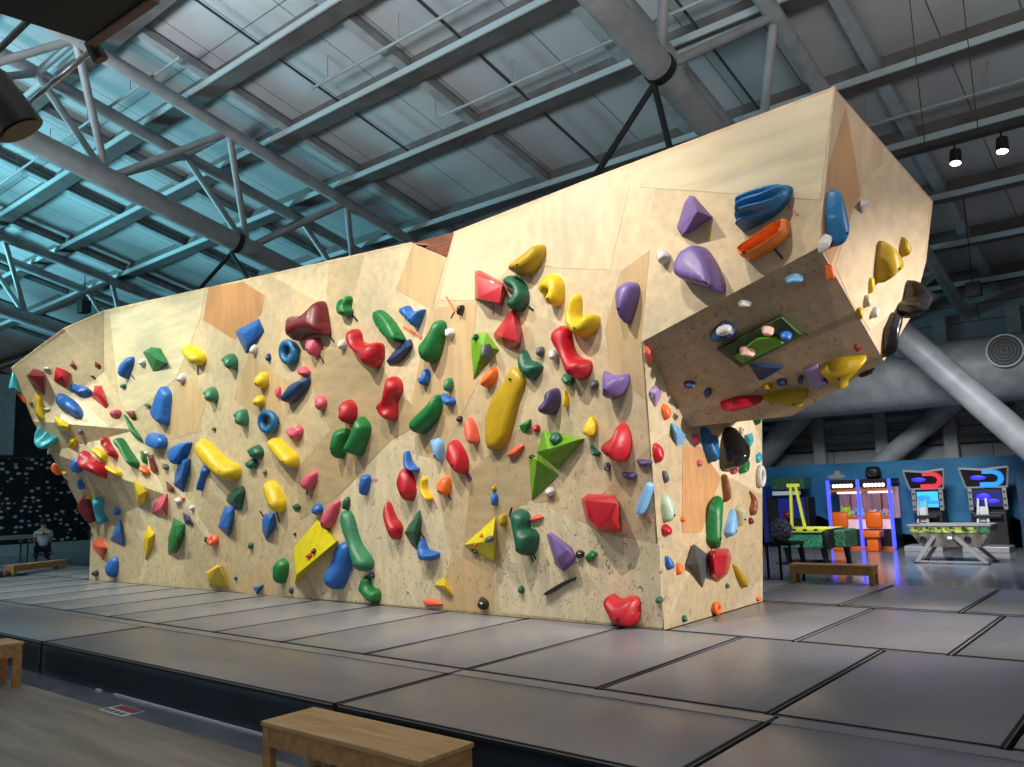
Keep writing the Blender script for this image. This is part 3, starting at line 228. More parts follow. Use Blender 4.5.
{"l":"sky blue curved hold on the right face","c":"LB","k":"d","h":0.086,"o":[-3.964,8.372,0.902],"n":[0.9974,0.0,-0.0725],"p":[8,127,87,169,99,31,48,-83,-31,-121,-106,-87,-105,-36]},
{"l":"cream cone hold right of the sky blue curved hold","c":"CR","k":"d","h":0.097,"o":[-3.957,8.618,1.003],"n":[0.9974,0.0,-0.0725],"p":[-85,70,28,112,141,24,24,-49,-43,-132,-65,-25]},
{"l":"brown leaf hold near the right face's outer edge","c":"BR","k":"d","h":0.061,"o":[-3.948,8.961,1.127],"n":[0.9974,0.0,-0.0725],"p":[-71,131,13,98,73,31,61,-57,-10,-148,-59,-76,-6,21]},
{"l":"small maroon knob under the brown leaf hold","c":"DR","k":"d","h":0.039,"o":[-3.963,8.924,0.924],"n":[0.9974,0.0,-0.0725],"p":[47,-1,38,-24,13,-38,-16,-37,-39,-22,-47,1,-38,24,-14,38,16,37,39,22]},
{"l":"tiny dark green knob under the bright red block","c":"DG","k":"d","h":0.029,"o":[-4.01,8.329,0.269],"n":[0.9974,0.0,-0.0725],"p":[34,-2,26,-18,9,-26,-12,-24,-28,-13,-33,2,-26,17,-9,26,12,24,28,14]},
{"l":"orange ring hold near the floor on the right face","c":"OR","k":"r","h":0.065,"o":[-4.025,8.035,0.073],"n":[0.9974,0.0,-0.0725],"p":[73,-6,56,-46,18,-68,-27,-63,-61,-35,-72,6,-56,45,-18,67,26,64,62,36],"i":0.34},
{"l":"orange foothold at the bottom outer corner of the right face","c":"OR","k":"d","h":0.036,"o":[-4.027,9.121,0.046],"n":[0.9974,0.0,-0.0725],"p":[45,-4,35,-20,12,-28,-16,-25,-38,-13,-45,4,-35,20,-12,28,16,26,38,13]},
{"l":"brown fin hold under the big black teardrop","c":"BR","k":"d","h":0.084,"o":[-3.948,8.287,1.296],"n":[0.9589,-0.2294,0.1669],"p":[-8,121,44,136,31,-21,-25,-147,-41,-90]},
{"l":"teal heart hold in the prow's shade","c":"TB","k":"s","h":0.113,"o":[-4.002,8.061,1.782],"n":[0.9971,-0.071,0.0264],"p":[-105,141,-45,157,10,93,107,83,111,-15,35,-190,-26,-198,-87,-71]},
{"l":"big glossy black teardrop hold under the prow","c":"BK","k":"d","h":0.257,"o":[-3.977,8.473,1.72],"n":[0.9589,-0.2294,0.1669],"p":[23,245,75,241,131,112,164,6,152,-96,37,-226,-69,-244,-166,-213,-172,-84,-126,72,-48,188]},
{"l":"maroon pink knob left of the teal heart","c":"PK","k":"d","h":0.054,"o":[-4.019,7.824,1.808],"n":[0.9971,-0.071,0.0264],"p":[-44,33,28,71,52,-6,6,-63,-42,-34]},
{"l":"small pink ball below the teal heart","c":"PK","k":"d","h":0.047,"o":[-4.01,7.856,1.565],"n":[0.9971,-0.071,0.0264],"p":[42,-1,32,-23,10,-36,-16,-36,-35,-21,-41,1,-32,23,-10,36,16,36,36,22]},
{"l":"pink and white ring at the foot of the black teardrop","c":"PK","k":"r","h":0.063,"o":[-3.933,8.49,1.49],"n":[0.9589,-0.2294,0.1669],"p":[45,-4,31,-33,6,-48,-21,-45,-40,-25,-44,4,-31,32,-7,48,21,46,41,26],"i":0.435},
{"l":"green knob behind the right of the black teardrop","c":"G","k":"d","h":0.078,"o":[-3.918,8.718,1.534],"n":[0.9974,0.0,-0.0725],"p":[-89,-17,34,107,96,47,33,-56,-74,-81]},
{"l":"turquoise wedge right of the black teardrop","c":"TQ","k":"h","h":0.052,"o":[-3.897,8.915,1.833],"n":[0.9974,0.0,-0.0725],"p":[-93,53,55,79,104,-3,4,-89,-69,-39],"t":[-93,1,43]},
{"l":"small white ring above right of the black teardrop","c":"W","k":"r","h":0.044,"o":[-3.938,8.789,1.93],"n":[0.9589,-0.2294,0.1669],"p":[30,-2,20,-29,3,-44,-16,-42,-28,-25,-30,2,-20,28,-3,44,16,42,28,25],"i":0.392},
{"l":"dark green knob on the lit strip beside the prow","c":"DG","k":"d","h":0.076,"o":[-3.888,9.11,2.084],"n":[0.9589,-0.2294,0.1669],"p":[-40,62,30,69,60,2,-5,-79,-46,-54]},
{"l":"pale turquoise hold above the white ring on the outer edge","c":"TQ","k":"d","h":0.043,"o":[-3.911,9.149,1.635],"n":[0.9974,0.0,-0.0725],"p":[-56,20,43,64,53,-20,-40,-64]},
{"l":"large white ring on the right face's outer edge","c":"W","k":"r","h":0.069,"o":[-3.927,9.162,1.42],"n":[0.9974,0.0,-0.0725],"p":[86,0,69,-77,25,-124,-28,-124,-70,-76,-85,0,-68,76,-25,123,28,124,71,77],"i":0.508},
{"l":"white foothold on the prow's shaded underside","c":"W","k":"d","h":0.067,"o":[-3.008,6.992,2.958],"n":[0.2097,-0.6843,-0.6984],"p":[-55,12,-7,34,62,2,41,-28,-41,-20]},
{"l":"navy dish hold with a white centre under the prow","c":"NV","k":"d","h":0.14,"o":[-3.276,7.106,2.766],"n":[0.2097,-0.6843,-0.6984],"p":[-134,-33,-43,64,28,99,106,42,111,-19,24,-73,-92,-80]},
{"l":"white chalky cap in the middle of the navy dish hold","c":"W","k":"d","h":0.06,"o":[-3.228,6.999,2.742],"n":[0.2097,-0.6843,-0.6984],"p":[73,18,64,-14,31,-40,-14,-52,-54,-43,-73,-18,-64,14,-31,40,14,51,54,43],"z":1},
{"l":"dark green rectangular volume under the prow","c":"GP","k":"h","h":0.1,"o":[-3.022,7.313,2.639],"n":[0.2097,-0.6843,-0.6984],"p":[-402,-34,224,272,390,34,-212,-271],"t":[-347,36,100,225,314,100,362,111,100,-188,-163,100]},
{"l":"lime green chalked plate on the dark green volume","c":"LG","k":"h","h":0.03,"o":[-3.004,7.245,2.569],"n":[0.2097,-0.6843,-0.6984],"p":[-240,-57,-9,118,164,112,218,31,43,-54,-176,-150],"t":[-216,-33,30,-8,122,30,156,120,30,204,58,30,44,-21,30,-165,-107,30],"z":1},
{"l":"pink stone hold, larger one on the green volume under the prow","c":"SK","k":"d","h":0.091,"o":[-3.101,7.197,2.557],"n":[0.2097,-0.6843,-0.6984],"p":[71,-21,51,-39,11,-42,-33,-28,-65,-4,-71,22,-51,39,-11,42,33,28,64,4],"z":1},
{"l":"pink stone hold, smaller one on the green volume under the prow","c":"SK","k":"d","h":0.086,"o":[-2.872,7.142,2.709],"n":[0.2097,-0.6843,-0.6984],"p":[55,-17,38,-36,6,-41,-28,-31,-52,-8,-55,17,-38,36,-6,41,28,30,52,9],"z":1},
{"l":"blue round hold on the green volume under the prow","c":"B","k":"d","h":0.079,"o":[-2.743,7.235,2.656],"n":[0.2097,-0.6843,-0.6984],"p":[52,-15,35,-36,5,-43,-27,-33,-49,-11,-52,16,-35,36,-5,42,27,33,48,11],"z":1},
{"l":"dark navy wedge hold under the prow below the green volume","c":"NV","k":"h","h":0.155,"o":[-3.099,7.536,2.398],"n":[0.2097,-0.6843,-0.6984],"p":[-130,95,22,83,186,29,-20,-106,-59,-102],"t":[14,145,138]},
{"l":"dark oval foothold low on the prow's underside, left one","c":"NV","k":"d","h":0.073,"o":[-3.802,7.379,2.341],"n":[0.2097,-0.6843,-0.6984],"p":[60,-10,46,-26,15,-32,-22,-26,-50,-10,-60,10,-46,26,-15,32,22,26,50,10]},
{"l":"dark upright foothold low on the prow's underside","c":"NV","k":"d","h":0.053,"o":[-3.679,7.51,2.25],"n":[0.2097,-0.6843,-0.6984],"p":[32,-18,10,-48,-16,-59,-35,-47,-41,-18,-32,19,-10,48,16,58,35,47,41,18]},
{"l":"ochre foothold beside the navy wedge under the prow","c":"OY","k":"d","h":0.061,"o":[-3.128,7.662,2.266],"n":[0.2097,-0.6843,-0.6984],"p":[50,-6,39,-20,13,-27,-18,-23,-42,-11,-50,6,-39,20,-13,27,18,23,42,11]},
{"l":"navy foothold right of the ochre foothold under the prow","c":"NV","k":"d","h":0.06,"o":[-2.986,7.675,2.295],"n":[0.2097,-0.6843,-0.6984],"p":[49,-5,38,-20,13,-26,-18,-23,-41,-11,-49,5,-38,20,-12,26,18,23,41,11]},
{"l":"navy knob left of the lavender patch under the prow","c":"NV","k":"d","h":0.039,"o":[-2.821,7.721,2.3],"n":[0.2097,-0.6843,-0.6984],"p":[25,-8,14,-35,-3,-48,-19,-43,-27,-21,-25,8,-13,35,3,48,19,43,27,21]},
{"l":"red wing hold at the lower back edge of the prow","c":"R","k":"d","h":0.14,"o":[-3.416,7.682,2.16],"n":[0.2097,-0.6843,-0.6984],"p":[-211,-18,-82,33,40,52,215,28,111,-29,-74,-67]},
{"l":"ochre yellow wing hold at the lower back edge of the prow","c":"OY","k":"d","h":0.14,"o":[-2.983,7.818,2.156],"n":[0.2097,-0.6843,-0.6984],"p":[-264,24,-82,89,177,80,143,2,135,-52,82,-80,-25,-55,-166,-8]},
{"l":"large ochre yellow fan hold under the prow's rear corner","c":"OY","k":"d","h":0.16,"o":[-2.458,7.797,2.335],"n":[0.2097,-0.6843,-0.6984],"p":[-193,75,-25,158,208,163,170,78,60,-52,47,-122,-33,-150,-99,-119,-135,-33]},
{"l":"flat lavender plate left of the ochre fan under the prow","c":"LV","k":"h","h":0.03,"o":[-2.689,7.759,2.302],"n":[0.2097,-0.6843,-0.6984],"p":[-108,113,25,155,88,-13,91,-83,-9,-132,-88,-41],"t":[-97,130,30,24,169,30,82,6,30,84,-52,30,-6,-97,30,-79,-14,30]},
{"l":"small dark triangle on the lavender plate under the prow","c":"NV","k":"h","h":0.061,"o":[-2.629,7.804,2.276],"n":[0.2097,-0.6843,-0.6984],"p":[-48,8,18,35,29,-43],"t":[4,44,61]},
{"l":"thin black hold at the prow's rear lower edge","c":"BK","k":"d","h":0.06,"o":[-2.266,7.874,2.317],"n":[0.2097,-0.6843,-0.6984],"p":[-71,-25,8,15,75,30,-12,-21]},
{"l":"blue and white foothold at the prow's front lower corner","c":"LB","k":"d","h":0.082,"o":[-2.536,6.992,3.099],"n":[0.2097,-0.6843,-0.6984],"p":[-83,3,-13,41,74,13,59,-25,-38,-31]},
{"l":"tall blue pod hold on the prow's right side","c":"RB","k":"d","h":0.133,"o":[-2.173,6.994,3.535],"n":[0.9191,-0.3425,-0.1947],"p":[-91,207,-38,248,20,211,99,-21,96,-110,58,-201,2,-230,-57,-121,-90,16]},
{"l":"white club-shaped knob on the prow's lower front corner","c":"W","k":"d","h":0.085,"o":[-2.245,6.919,3.33],"n":[0.9191,-0.3425,-0.1947],"p":[-46,6,3,72,47,58,45,14,-12,-61,-36,-89]},
{"l":"white cone hold on the prow's right side","c":"W","k":"h","h":0.066,"o":[-2.01,7.339,3.7],"n":[0.9191,-0.3425,-0.1947],"p":[-54,49,84,61,32,-20,-17,-69,-45,-22],"t":[-98,-10,66]},
{"l":"small rust orange hold on the prow's side below the blue pod","c":"OR","k":"d","h":0.05,"o":[-2.252,7.03,3.101],"n":[0.9191,-0.3425,-0.1947],"p":[-37,41,-1,62,39,-24,0,-80]},
{"l":"big ochre scoop hold on the prow's right side","c":"OY","k":"d","h":0.166,"o":[-1.982,7.67,3.248],"n":[0.9191,-0.3425,-0.1947],"p":[-78,192,72,123,132,35,126,-60,13,-134,-64,-186,-99,-59,-101,88]},
{"l":"small ochre hold beside the big ochre scoop","c":"OY","k":"d","h":0.073,"o":[-1.862,7.9,3.412],"n":[0.9191,-0.3425,-0.1947],"p":[-16,102,65,-13,1,-85,-49,-4]},
{"l":"bright yellow chip, top of the three stacked on the prow side","c":"Y","k":"d","h":0.039,"o":[-2.069,7.55,3.047],"n":[0.9191,-0.3425,-0.1947],"p":[-31,46,22,60,23,-24,-15,-82]},
{"l":"tan yellow chip, middle of the three stacked on the prow side","c":"CR","k":"d","h":0.051,"o":[-2.112,7.518,2.9],"n":[0.9191,-0.3425,-0.1947],"p":[-28,44,35,49,19,-45,-26,-48]},
{"l":"dull ochre chip, lowest of the three stacked on the prow side","c":"OY","k":"d","h":0.044,"o":[-2.164,7.442,2.789],"n":[0.9191,-0.3425,-0.1947],"p":[-22,40,31,44,15,-59,-24,-25]},
{"l":"small white hold low on the prow's right side","c":"W","k":"d","h":0.059,"o":[-2.091,7.625,2.812],"n":[0.9191,-0.3425,-0.1947],"p":[8,54,45,20,-16,-59,-36,-14]},
{"l":"big glossy black jug at the prow's rear edge, upper one","c":"BK","k":"d","h":0.229,"o":[-1.889,8.078,2.968],"n":[0.9191,-0.3425,-0.1947],"p":[-57,170,60,116,176,70,171,3,31,-91,-120,-191,-167,-77,-93,1]},
{"l":"glossy black jug at the prow's rear edge, lower one","c":"BK","k":"d","h":0.12,"o":[-2.037,7.86,2.655],"n":[0.9191,-0.3425,-0.1947],"p":[-73,-4,-33,96,22,182,98,116,22,-50,14,-101,-49,-238]},
{"l":"small dark red chip at the bottom of the prow's side","c":"DR","k":"h","h":0.044,"o":[-2.212,7.487,2.484],"n":[0.9191,-0.3425,-0.1947],"p":[-28,35,59,10,6,-33,-36,-12],"t":[-48,0,39]},
{"l":"purple prism hold on the front of the prow","c":"P","k":"h","h":0.24,"o":[-3.42,6.859,3.876],"n":[0.0,-0.9993,-0.0365],"p":[14,164,59,142,225,-100,-106,-202,-146,-111,-46,108],"t":[80,84,100,190,-83,240,-10,-207,120]},
{"l":"big blue ribbed hold on the front of the prow","c":"RB","k":"d","h":0.26,"o":[-2.716,6.863,3.763],"n":[0.0,-0.9993,-0.0365],"p":[-204,113,-95,154,89,162,268,106,255,9,203,-52,86,-128,-178,-195,-204,-171,-219,2],"f":"w"},
{"l":"orange open jug under the big blue ribbed hold","c":"OJ","k":"d","h":0.24,"o":[-2.71,6.875,3.436],"n":[0.0,-0.9993,-0.0365],"p":[-199,-5,-63,63,107,141,211,147,211,29,132,-47,-16,-111,-164,-142,-218,-76],"f":"c"},
{"l":"white knob left of the large purple mitten","c":"W","k":"d","h":0.107,"o":[-3.722,6.872,3.518],"n":[0.0,-0.9993,-0.0365],"p":[-59,74,2,73,71,-9,23,-71,-37,-67]},
{"l":"large purple mitten hold on the front of the prow","c":"P","k":"s","h":0.26,"o":[-3.35,6.88,3.291],"n":[0.0,-0.9993,-0.0365],"p":[-197,145,-125,231,9,244,101,166,180,-4,223,-166,193,-234,137,-209,7,-139,-109,-90,-204,-13,-216,69]}]
TAPES=[
{"l":"black tape mark below the blue kidney hold","c":"BK","o":[-14.415,6.868,3.613],"n":[0.0,-0.9993,-0.0365],"d":[0.18,-0.119],"w":0.02},
{"l":"black tape mark below the yellow bean hold","c":"BK","o":[-12.216,6.874,3.456],"n":[0.0,-0.9993,-0.0365],"d":[0.002,-0.143],"w":0.02},
{"l":"black tape mark below the dark red saddle","c":"BK","o":[-8.788,6.874,3.464],"n":[0.0,-0.9993,-0.0365],"d":[0.087,-0.101],"w":0.02},
{"l":"black tape mark below the pink ball hold","c":"BK","o":[-9.015,6.883,3.213],"n":[0.0,-0.9993,-0.0365],"d":[0.084,-0.113],"w":0.02},
{"l":"black tape mark below the green three-lobed hold","c":"BK","o":[-8.293,6.866,3.665],"n":[0.0,-0.9993,-0.0365],"d":[0.09,-0.088],"w":0.02},
{"l":"black tape mark left of the golden egg hold","c":"BK","o":[-10.52,6.958,1.145],"n":[0.0,-0.9993,-0.0365],"d":[0.102,-0.095],"w":0.02},
{"l":"black tape mark below the golden egg hold","c":"BK","o":[-10.139,6.959,1.121],"n":[0.0,-0.9993,-0.0365],"d":[0.071,-0.185],"w":0.02},
{"l":"dark tape stub below the pink shell hold","c":"BK","o":[-9.433,6.947,1.445],"n":[0.0,-0.9993,-0.0365],"d":[-0.02,-0.089],"w":0.02},
{"l":"pink tape mark right of the blue teardrop hold","c":"PK","o":[-8.038,6.943,1.551],"n":[0.0,-0.9993,-0.0365],"d":[0.127,-0.011],"w":0.029},
{"l":"pink tape mark below the red boxy hold","c":"PK","o":[-5.919,6.877,3.378],"n":[0.0,-0.9993,-0.0365],"d":[-0.011,-0.115],"w":0.02},
{"l":"black tape mark below the dark green hook","c":"BK","o":[-5.375,6.88,3.294],"n":[0.0,-0.9993,-0.0365],"d":[0.066,-0.054],"w":0.02},
{"l":"pink tape mark below the olive yellow bean","c":"PK","o":[-5.341,6.868,3.621],"n":[0.0,-0.9993,-0.0365],"d":[0.017,-0.107],"w":0.02},
{"l":"orange tape stripe left of the small black hold","c":"OR","o":[-6.565,6.87,3.557],"n":[0.0,-0.9993,-0.0365],"d":[0.128,-0.187],"w":0.021},
{"l":"purple tape mark below the orange tape stripe","c":"NP","o":[-6.539,6.875,3.419],"n":[0.0,-0.9993,-0.0365],"d":[0.062,0.064],"w":0.02},
{"l":"broad orange tape strip below the blue wavy hold","c":"OR","o":[-7.231,6.879,3.317],"n":[0.0,-0.9993,-0.0365],"d":[0.314,-0.186],"w":0.034},
{"l":"coral tape stripe right of the light blue hooked hold","c":"CO","o":[-6.85,6.896,2.845],"n":[0.0,-0.9993,-0.0365],"d":[0.099,0.102],"w":0.031},
{"l":"dark tape mark, left of the pair under the red pick","c":"NP","o":[-6.425,6.945,1.51],"n":[0.0,-0.9993,-0.0365],"d":[0.033,-0.09],"w":0.02},
{"l":"dark tape mark, right of the pair under the red pick","c":"NP","o":[-6.396,6.945,1.52],"n":[0.0,-0.9993,-0.0365],"d":[0.045,-0.08],"w":0.02},
{"l":"purple tape mark under the bright orange ball","c":"NP","o":[-6.734,6.952,1.302],"n":[0.0,-0.9993,-0.0365],"d":[0.037,-0.066],"w":0.02},
{"l":"purple tape mark beside the green kite and blue comma","c":"NP","o":[-7.214,6.969,0.86],"n":[0.0,-0.9993,-0.0365],"d":[0.07,-0.079],"w":0.02},
{"l":"dark green tape mark, left of the pair under the double hold","c":"DG","o":[-5.564,6.977,0.629],"n":[0.0,-0.9993,-0.0365],"d":[0.034,-0.076],"w":0.02},
{"l":"dark green tape mark, right of the pair under the double hold","c":"DG","o":[-5.53,6.976,0.657],"n":[0.0,-0.9993,-0.0365],"d":[0.038,-0.083],"w":0.02},
{"l":"black tape at the top left of the double-lobed hold","c":"BK","o":[-5.824,6.959,1.117],"n":[0.0,-0.9993,-0.0365],"d":[-0.043,-0.094],"w":0.02},
{"l":"faint pink tape patch below the yellow bent hold","c":"PK","o":[-6.972,6.955,1.224],"n":[0.0,-0.9993,-0.0365],"d":[0.054,-0.097],"w":0.031},
{"l":"pink tape mark right of the large red box","c":"PK","o":[-4.399,6.967,0.911],"n":[0.0,-0.9993,-0.0365],"d":[0.055,-0.06],"w":0.02},
{"l":"pink tape mark below the light blue stick","c":"PK","o":[-4.094,6.962,1.046],"n":[0.0,-0.9993,-0.0365],"d":[0.053,-0.076],"w":0.02},
{"l":"yellow tape strip below the purple prism","c":"Y","o":[-3.256,6.867,3.64],"n":[0.0,-0.9993,-0.0365],"d":[0.026,-0.129],"w":0.02},
{"l":"pink tape strip below the big blue ribbed hold","c":"PK","o":[-2.459,6.866,3.664],"n":[0.0,-0.9993,-0.0365],"d":[0.077,-0.116],"w":0.02},
{"l":"purple tape strip below the orange open jug","c":"NP","o":[-2.615,6.879,3.304],"n":[0.0,-0.9993,-0.0365],"d":[0.065,-0.1],"w":0.02}]
PANELS=[
["PO",[0.0,-0.9993,-0.0365],[[-11.845,6.826,4.755],[-10.868,6.83,4.648],[-10.316,6.842,4.337],[-10.43,6.852,4.065],[-11.16,6.861,3.803],[-12.042,6.845,4.251]]],
["PT",[0.0,-0.9993,-0.0365],[[-10.765,6.871,3.542],[-9.762,6.891,2.99],[-9.958,6.914,2.354],[-10.47,6.909,2.496],[-11.194,6.894,2.892]]],
["PT",[0.0,-0.9993,-0.0365],[[-12.719,6.875,3.425],[-11.872,6.89,3.023],[-12.309,6.91,2.471],[-13.136,6.912,2.399],[-13.462,6.899,2.76]]],
["PB",[0.0,-0.9993,-0.0365],[[-9.509,6.876,3.385],[-7.988,6.881,3.267],[-7.642,6.901,2.712],[-7.034,6.919,2.223],[-7.721,6.926,2.019],[-8.735,6.949,1.39],[-9.621,6.961,1.057],[-9.68,6.936,1.746],[-8.9,6.918,2.245],[-9.138,6.902,2.672]]],
["PT",[0.0,-0.9993,-0.0365],[[-7.155,6.839,4.416],[-6.607,6.85,4.111],[-6.881,6.871,3.535],[-7.496,6.858,3.895]]],
["PW",[0.0,-0.9993,-0.0365],[[-6.442,6.84,4.371],[-5.236,6.838,4.438],[-5.484,6.856,3.946],[-6.015,6.872,3.503],[-6.739,6.867,3.632]]],
["PT",[0.0,-0.9993,-0.0365],[[-6.914,6.871,3.541],[-6.136,6.871,3.525],[-6.307,6.896,2.854],[-6.202,6.906,2.587],[-6.865,6.937,1.737],[-7.198,6.934,1.815],[-7.294,6.909,2.49]]],
["PL",[0.0,-0.9993,-0.0365],[[-5.236,6.838,4.438],[-4.51,6.836,4.479],[-4.144,6.836,4.498],[-4.043,6.843,4.315],[-4.345,6.872,3.512],[-4.985,6.866,3.664],[-5.966,6.855,3.98],[-5.687,6.849,4.127]]],
["PW",[0.0,-0.9993,-0.0365],[[-4.085,6.836,4.502],[-2.016,6.832,4.595],[-2.221,6.865,3.688],[-3.932,6.844,4.264]]],
["PT",[0.0,-0.9993,-0.0365],[[-4.23,6.873,3.469],[-3.875,6.868,3.616],[-4.049,6.9,2.746],[-4.042,6.921,2.167],[-4.429,6.909,2.487],[-4.453,6.894,2.917]]],
["PB",[0.0,-0.9993,-0.0365],[[-6.364,6.942,1.598],[-5.482,6.924,2.094],[-5.148,6.955,1.233],[-5.689,6.957,1.191],[-6.116,6.984,0.434],[-6.589,6.979,0.585]]],
["PT",[0.0,-0.9993,-0.0365],[[-6.979,6.999,0.015],[-6.694,6.976,0.662],[-6.116,6.984,0.434],[-6.145,6.999,0.022]]],
["PL",[0.0,-0.9993,-0.0365],[[-7.704,6.927,1.993],[-7.033,6.937,1.723],[-6.742,6.976,0.661],[-7.012,6.999,0.019],[-9.23,7.0,0.01],[-9.647,6.981,0.513],[-8.694,6.949,1.389]]],
["PT",[0.0,-0.9993,-0.0365],[[-11.41,6.999,0.028],[-10.555,6.982,0.492],[-10.09,7.001,-0.021],[-10.984,7.0,-0.01]]],
["PL",[0.0,-0.9993,-0.0365],[[-5.547,6.955,1.242],[-4.561,6.968,0.877],[-4.008,6.971,0.786],[-4.042,6.999,0.017],[-6.058,6.999,0.028],[-6.058,6.984,0.425]]],
["PW",[0.0,-0.9993,-0.0365],[[-15.286,6.823,4.854],[-13.625,6.823,4.843],[-11.966,6.827,4.729],[-12.132,6.844,4.266],[-12.913,6.875,3.414],[-13.801,6.886,3.135],[-14.836,6.895,2.875]]],
["PO",[2.0229,-0.144,0.0535],[[-4.035,7.573,1.728],[-4.01,7.92,1.734],[-3.973,8.31,1.386],[-3.971,8.277,1.205],[-3.988,7.911,0.855],[-4.022,7.44,0.871]]],
["PO",[0.9191,-0.3425,-0.1947],[[-1.978,6.986,4.472],[-1.995,7.169,4.068],[-2.012,7.282,3.788],[-2.233,7.043,3.167],[-2.256,6.9,3.309],[-2.125,6.875,3.973]]],
["PL",[0.0,-0.9993,-0.0365],[[-13.747,6.915,2.338],[-13.542,6.918,2.257],[-11.831,6.973,0.751],[-12.034,6.973,0.749]]],
["edge",[0.9191,-0.3425,-0.1947],[[-1.987,7.286,3.9],[-1.816,7.592,4.171],[-1.661,8.18,3.867],[-1.79,8.211,3.202],[-1.977,7.907,2.854],[-2.128,7.617,2.653],[-2.188,7.323,2.89],[-2.217,7.092,3.156]]]]
CAM=dict(lens=28.93483,loc=(0,0,1.30),right=(0.767827, 0.639793, -0.03327),down=(-0.111341, 0.082121, -0.990383),fwd=(-0.630908, 0.764147, 0.13429))
SPK=[(-5.135, 1.443, 4.2), (-5.055, 2.065, 4.2), (-4.32, 2.106, 4.2), (-4.195, 1.557, 4.2)]
TRK=[(-6.631, 2.199, 4.3), (-5.236, 2.196, 4.3)]
CAN=[(-6.114, 1.957, 4.1), (-5.124, 2.144, 4.2)]
BX=(-27.674, 11.5, 7.911)
LS=1.9
CY=4600
AM=1400
RM=1700
WS=.24
EXPO=0.1
ST2=[(-6.905, 23.3, 1.517), (-4.617, 23.3, 3.3)]
ST3=[(-10.405, 23.3, 1.572), (-8.15, 23.3, 3.734)]
ST2=[(-9.237, 23.3, -0.3), (-4.617, 23.3, 3.3)]
ST3=[(-12.357, 23.3, -0.3), (-8.15, 23.3, 3.734)]
LEG1=[(-16.8, 9.3, 5.927), (-14.486, 9.3, 5.735)]
LEG2=[(-6.245, 9.3, 5.486), (-4.822, 9.3, 5.484)]

PI = math.pi
# ---------------------------------------------------------------- materials
def srgb(r, g, b):
    f = lambda c: (c/255/12.92 if c <= 10 else ((c/255+.055)/1.055)**2.4)
    return (f(r), f(g), f(b), 1)
def mat(name, col, rough=.5, metal=0, emit=None, es=0, coat=0, spec=.5):
    m = bpy.data.materials.new(name); m.use_nodes = True
    b = m.node_tree.nodes['Principled BSDF']
    b.inputs['Base Color'].default_value = col
    b.inputs['Roughness'].default_value = rough
    b.inputs['Metallic'].default_value = metal
    b.inputs['Specular IOR Level'].default_value = spec
    b.inputs['Coat Weight'].default_value = coat
    if emit:
        b.inputs['Emission Color'].default_value = emit; b.inputs['Emission Strength'].default_value = es
    return m
def nodes(m): return m.node_tree.nodes, m.node_tree.links, m.node_tree.nodes['Principled BSDF']
def noisy(m, c1, c2, scale=(1, 1, 1), nscale=5, detail=6, lo=.35, hi=.65, bump=0, bdist=.01, bscale=None, obj=True):
    N, L, B = nodes(m)
    tc = N.new('ShaderNodeTexCoord'); mp = N.new('ShaderNodeMapping'); mp.inputs['Scale'].default_value = scale
    L.new(tc.outputs['Object'], mp.inputs['Vector'])
    nz = N.new('ShaderNodeTexNoise'); nz.inputs['Scale'].default_value = nscale; nz.inputs['Detail'].default_value = detail
    L.new(mp.outputs['Vector'], nz.inputs['Vector'])
    rp = N.new('ShaderNodeValToRGB')
    rp.color_ramp.elements[0].position = lo; rp.color_ramp.elements[0].color = c1
    rp.color_ramp.elements[1].position = hi; rp.color_ramp.elements[1].color = c2
    L.new(nz.outputs['Fac'], rp.inputs['Fac']); L.new(rp.outputs['Color'], B.inputs['Base Color'])
    if bump:
        n2 = nz
        if bscale:
            n2 = N.new('ShaderNodeTexNoise'); n2.inputs['Scale'].default_value = bscale; n2.inputs['Detail'].default_value = 4
            L.new(mp.outputs['Vector'], n2.inputs['Vector'])
        bp = N.new('ShaderNodeBump'); bp.inputs['Strength'].default_value = bump; bp.inputs['Distance'].default_value = bdist
        L.new(n2.outputs['Fac'], bp.inputs['Height']); L.new(bp.outputs['Normal'], B.inputs['Normal'])
    return m
def dark(c, k): return (c[0]*k, c[1]*k, c[2]*k, 1)
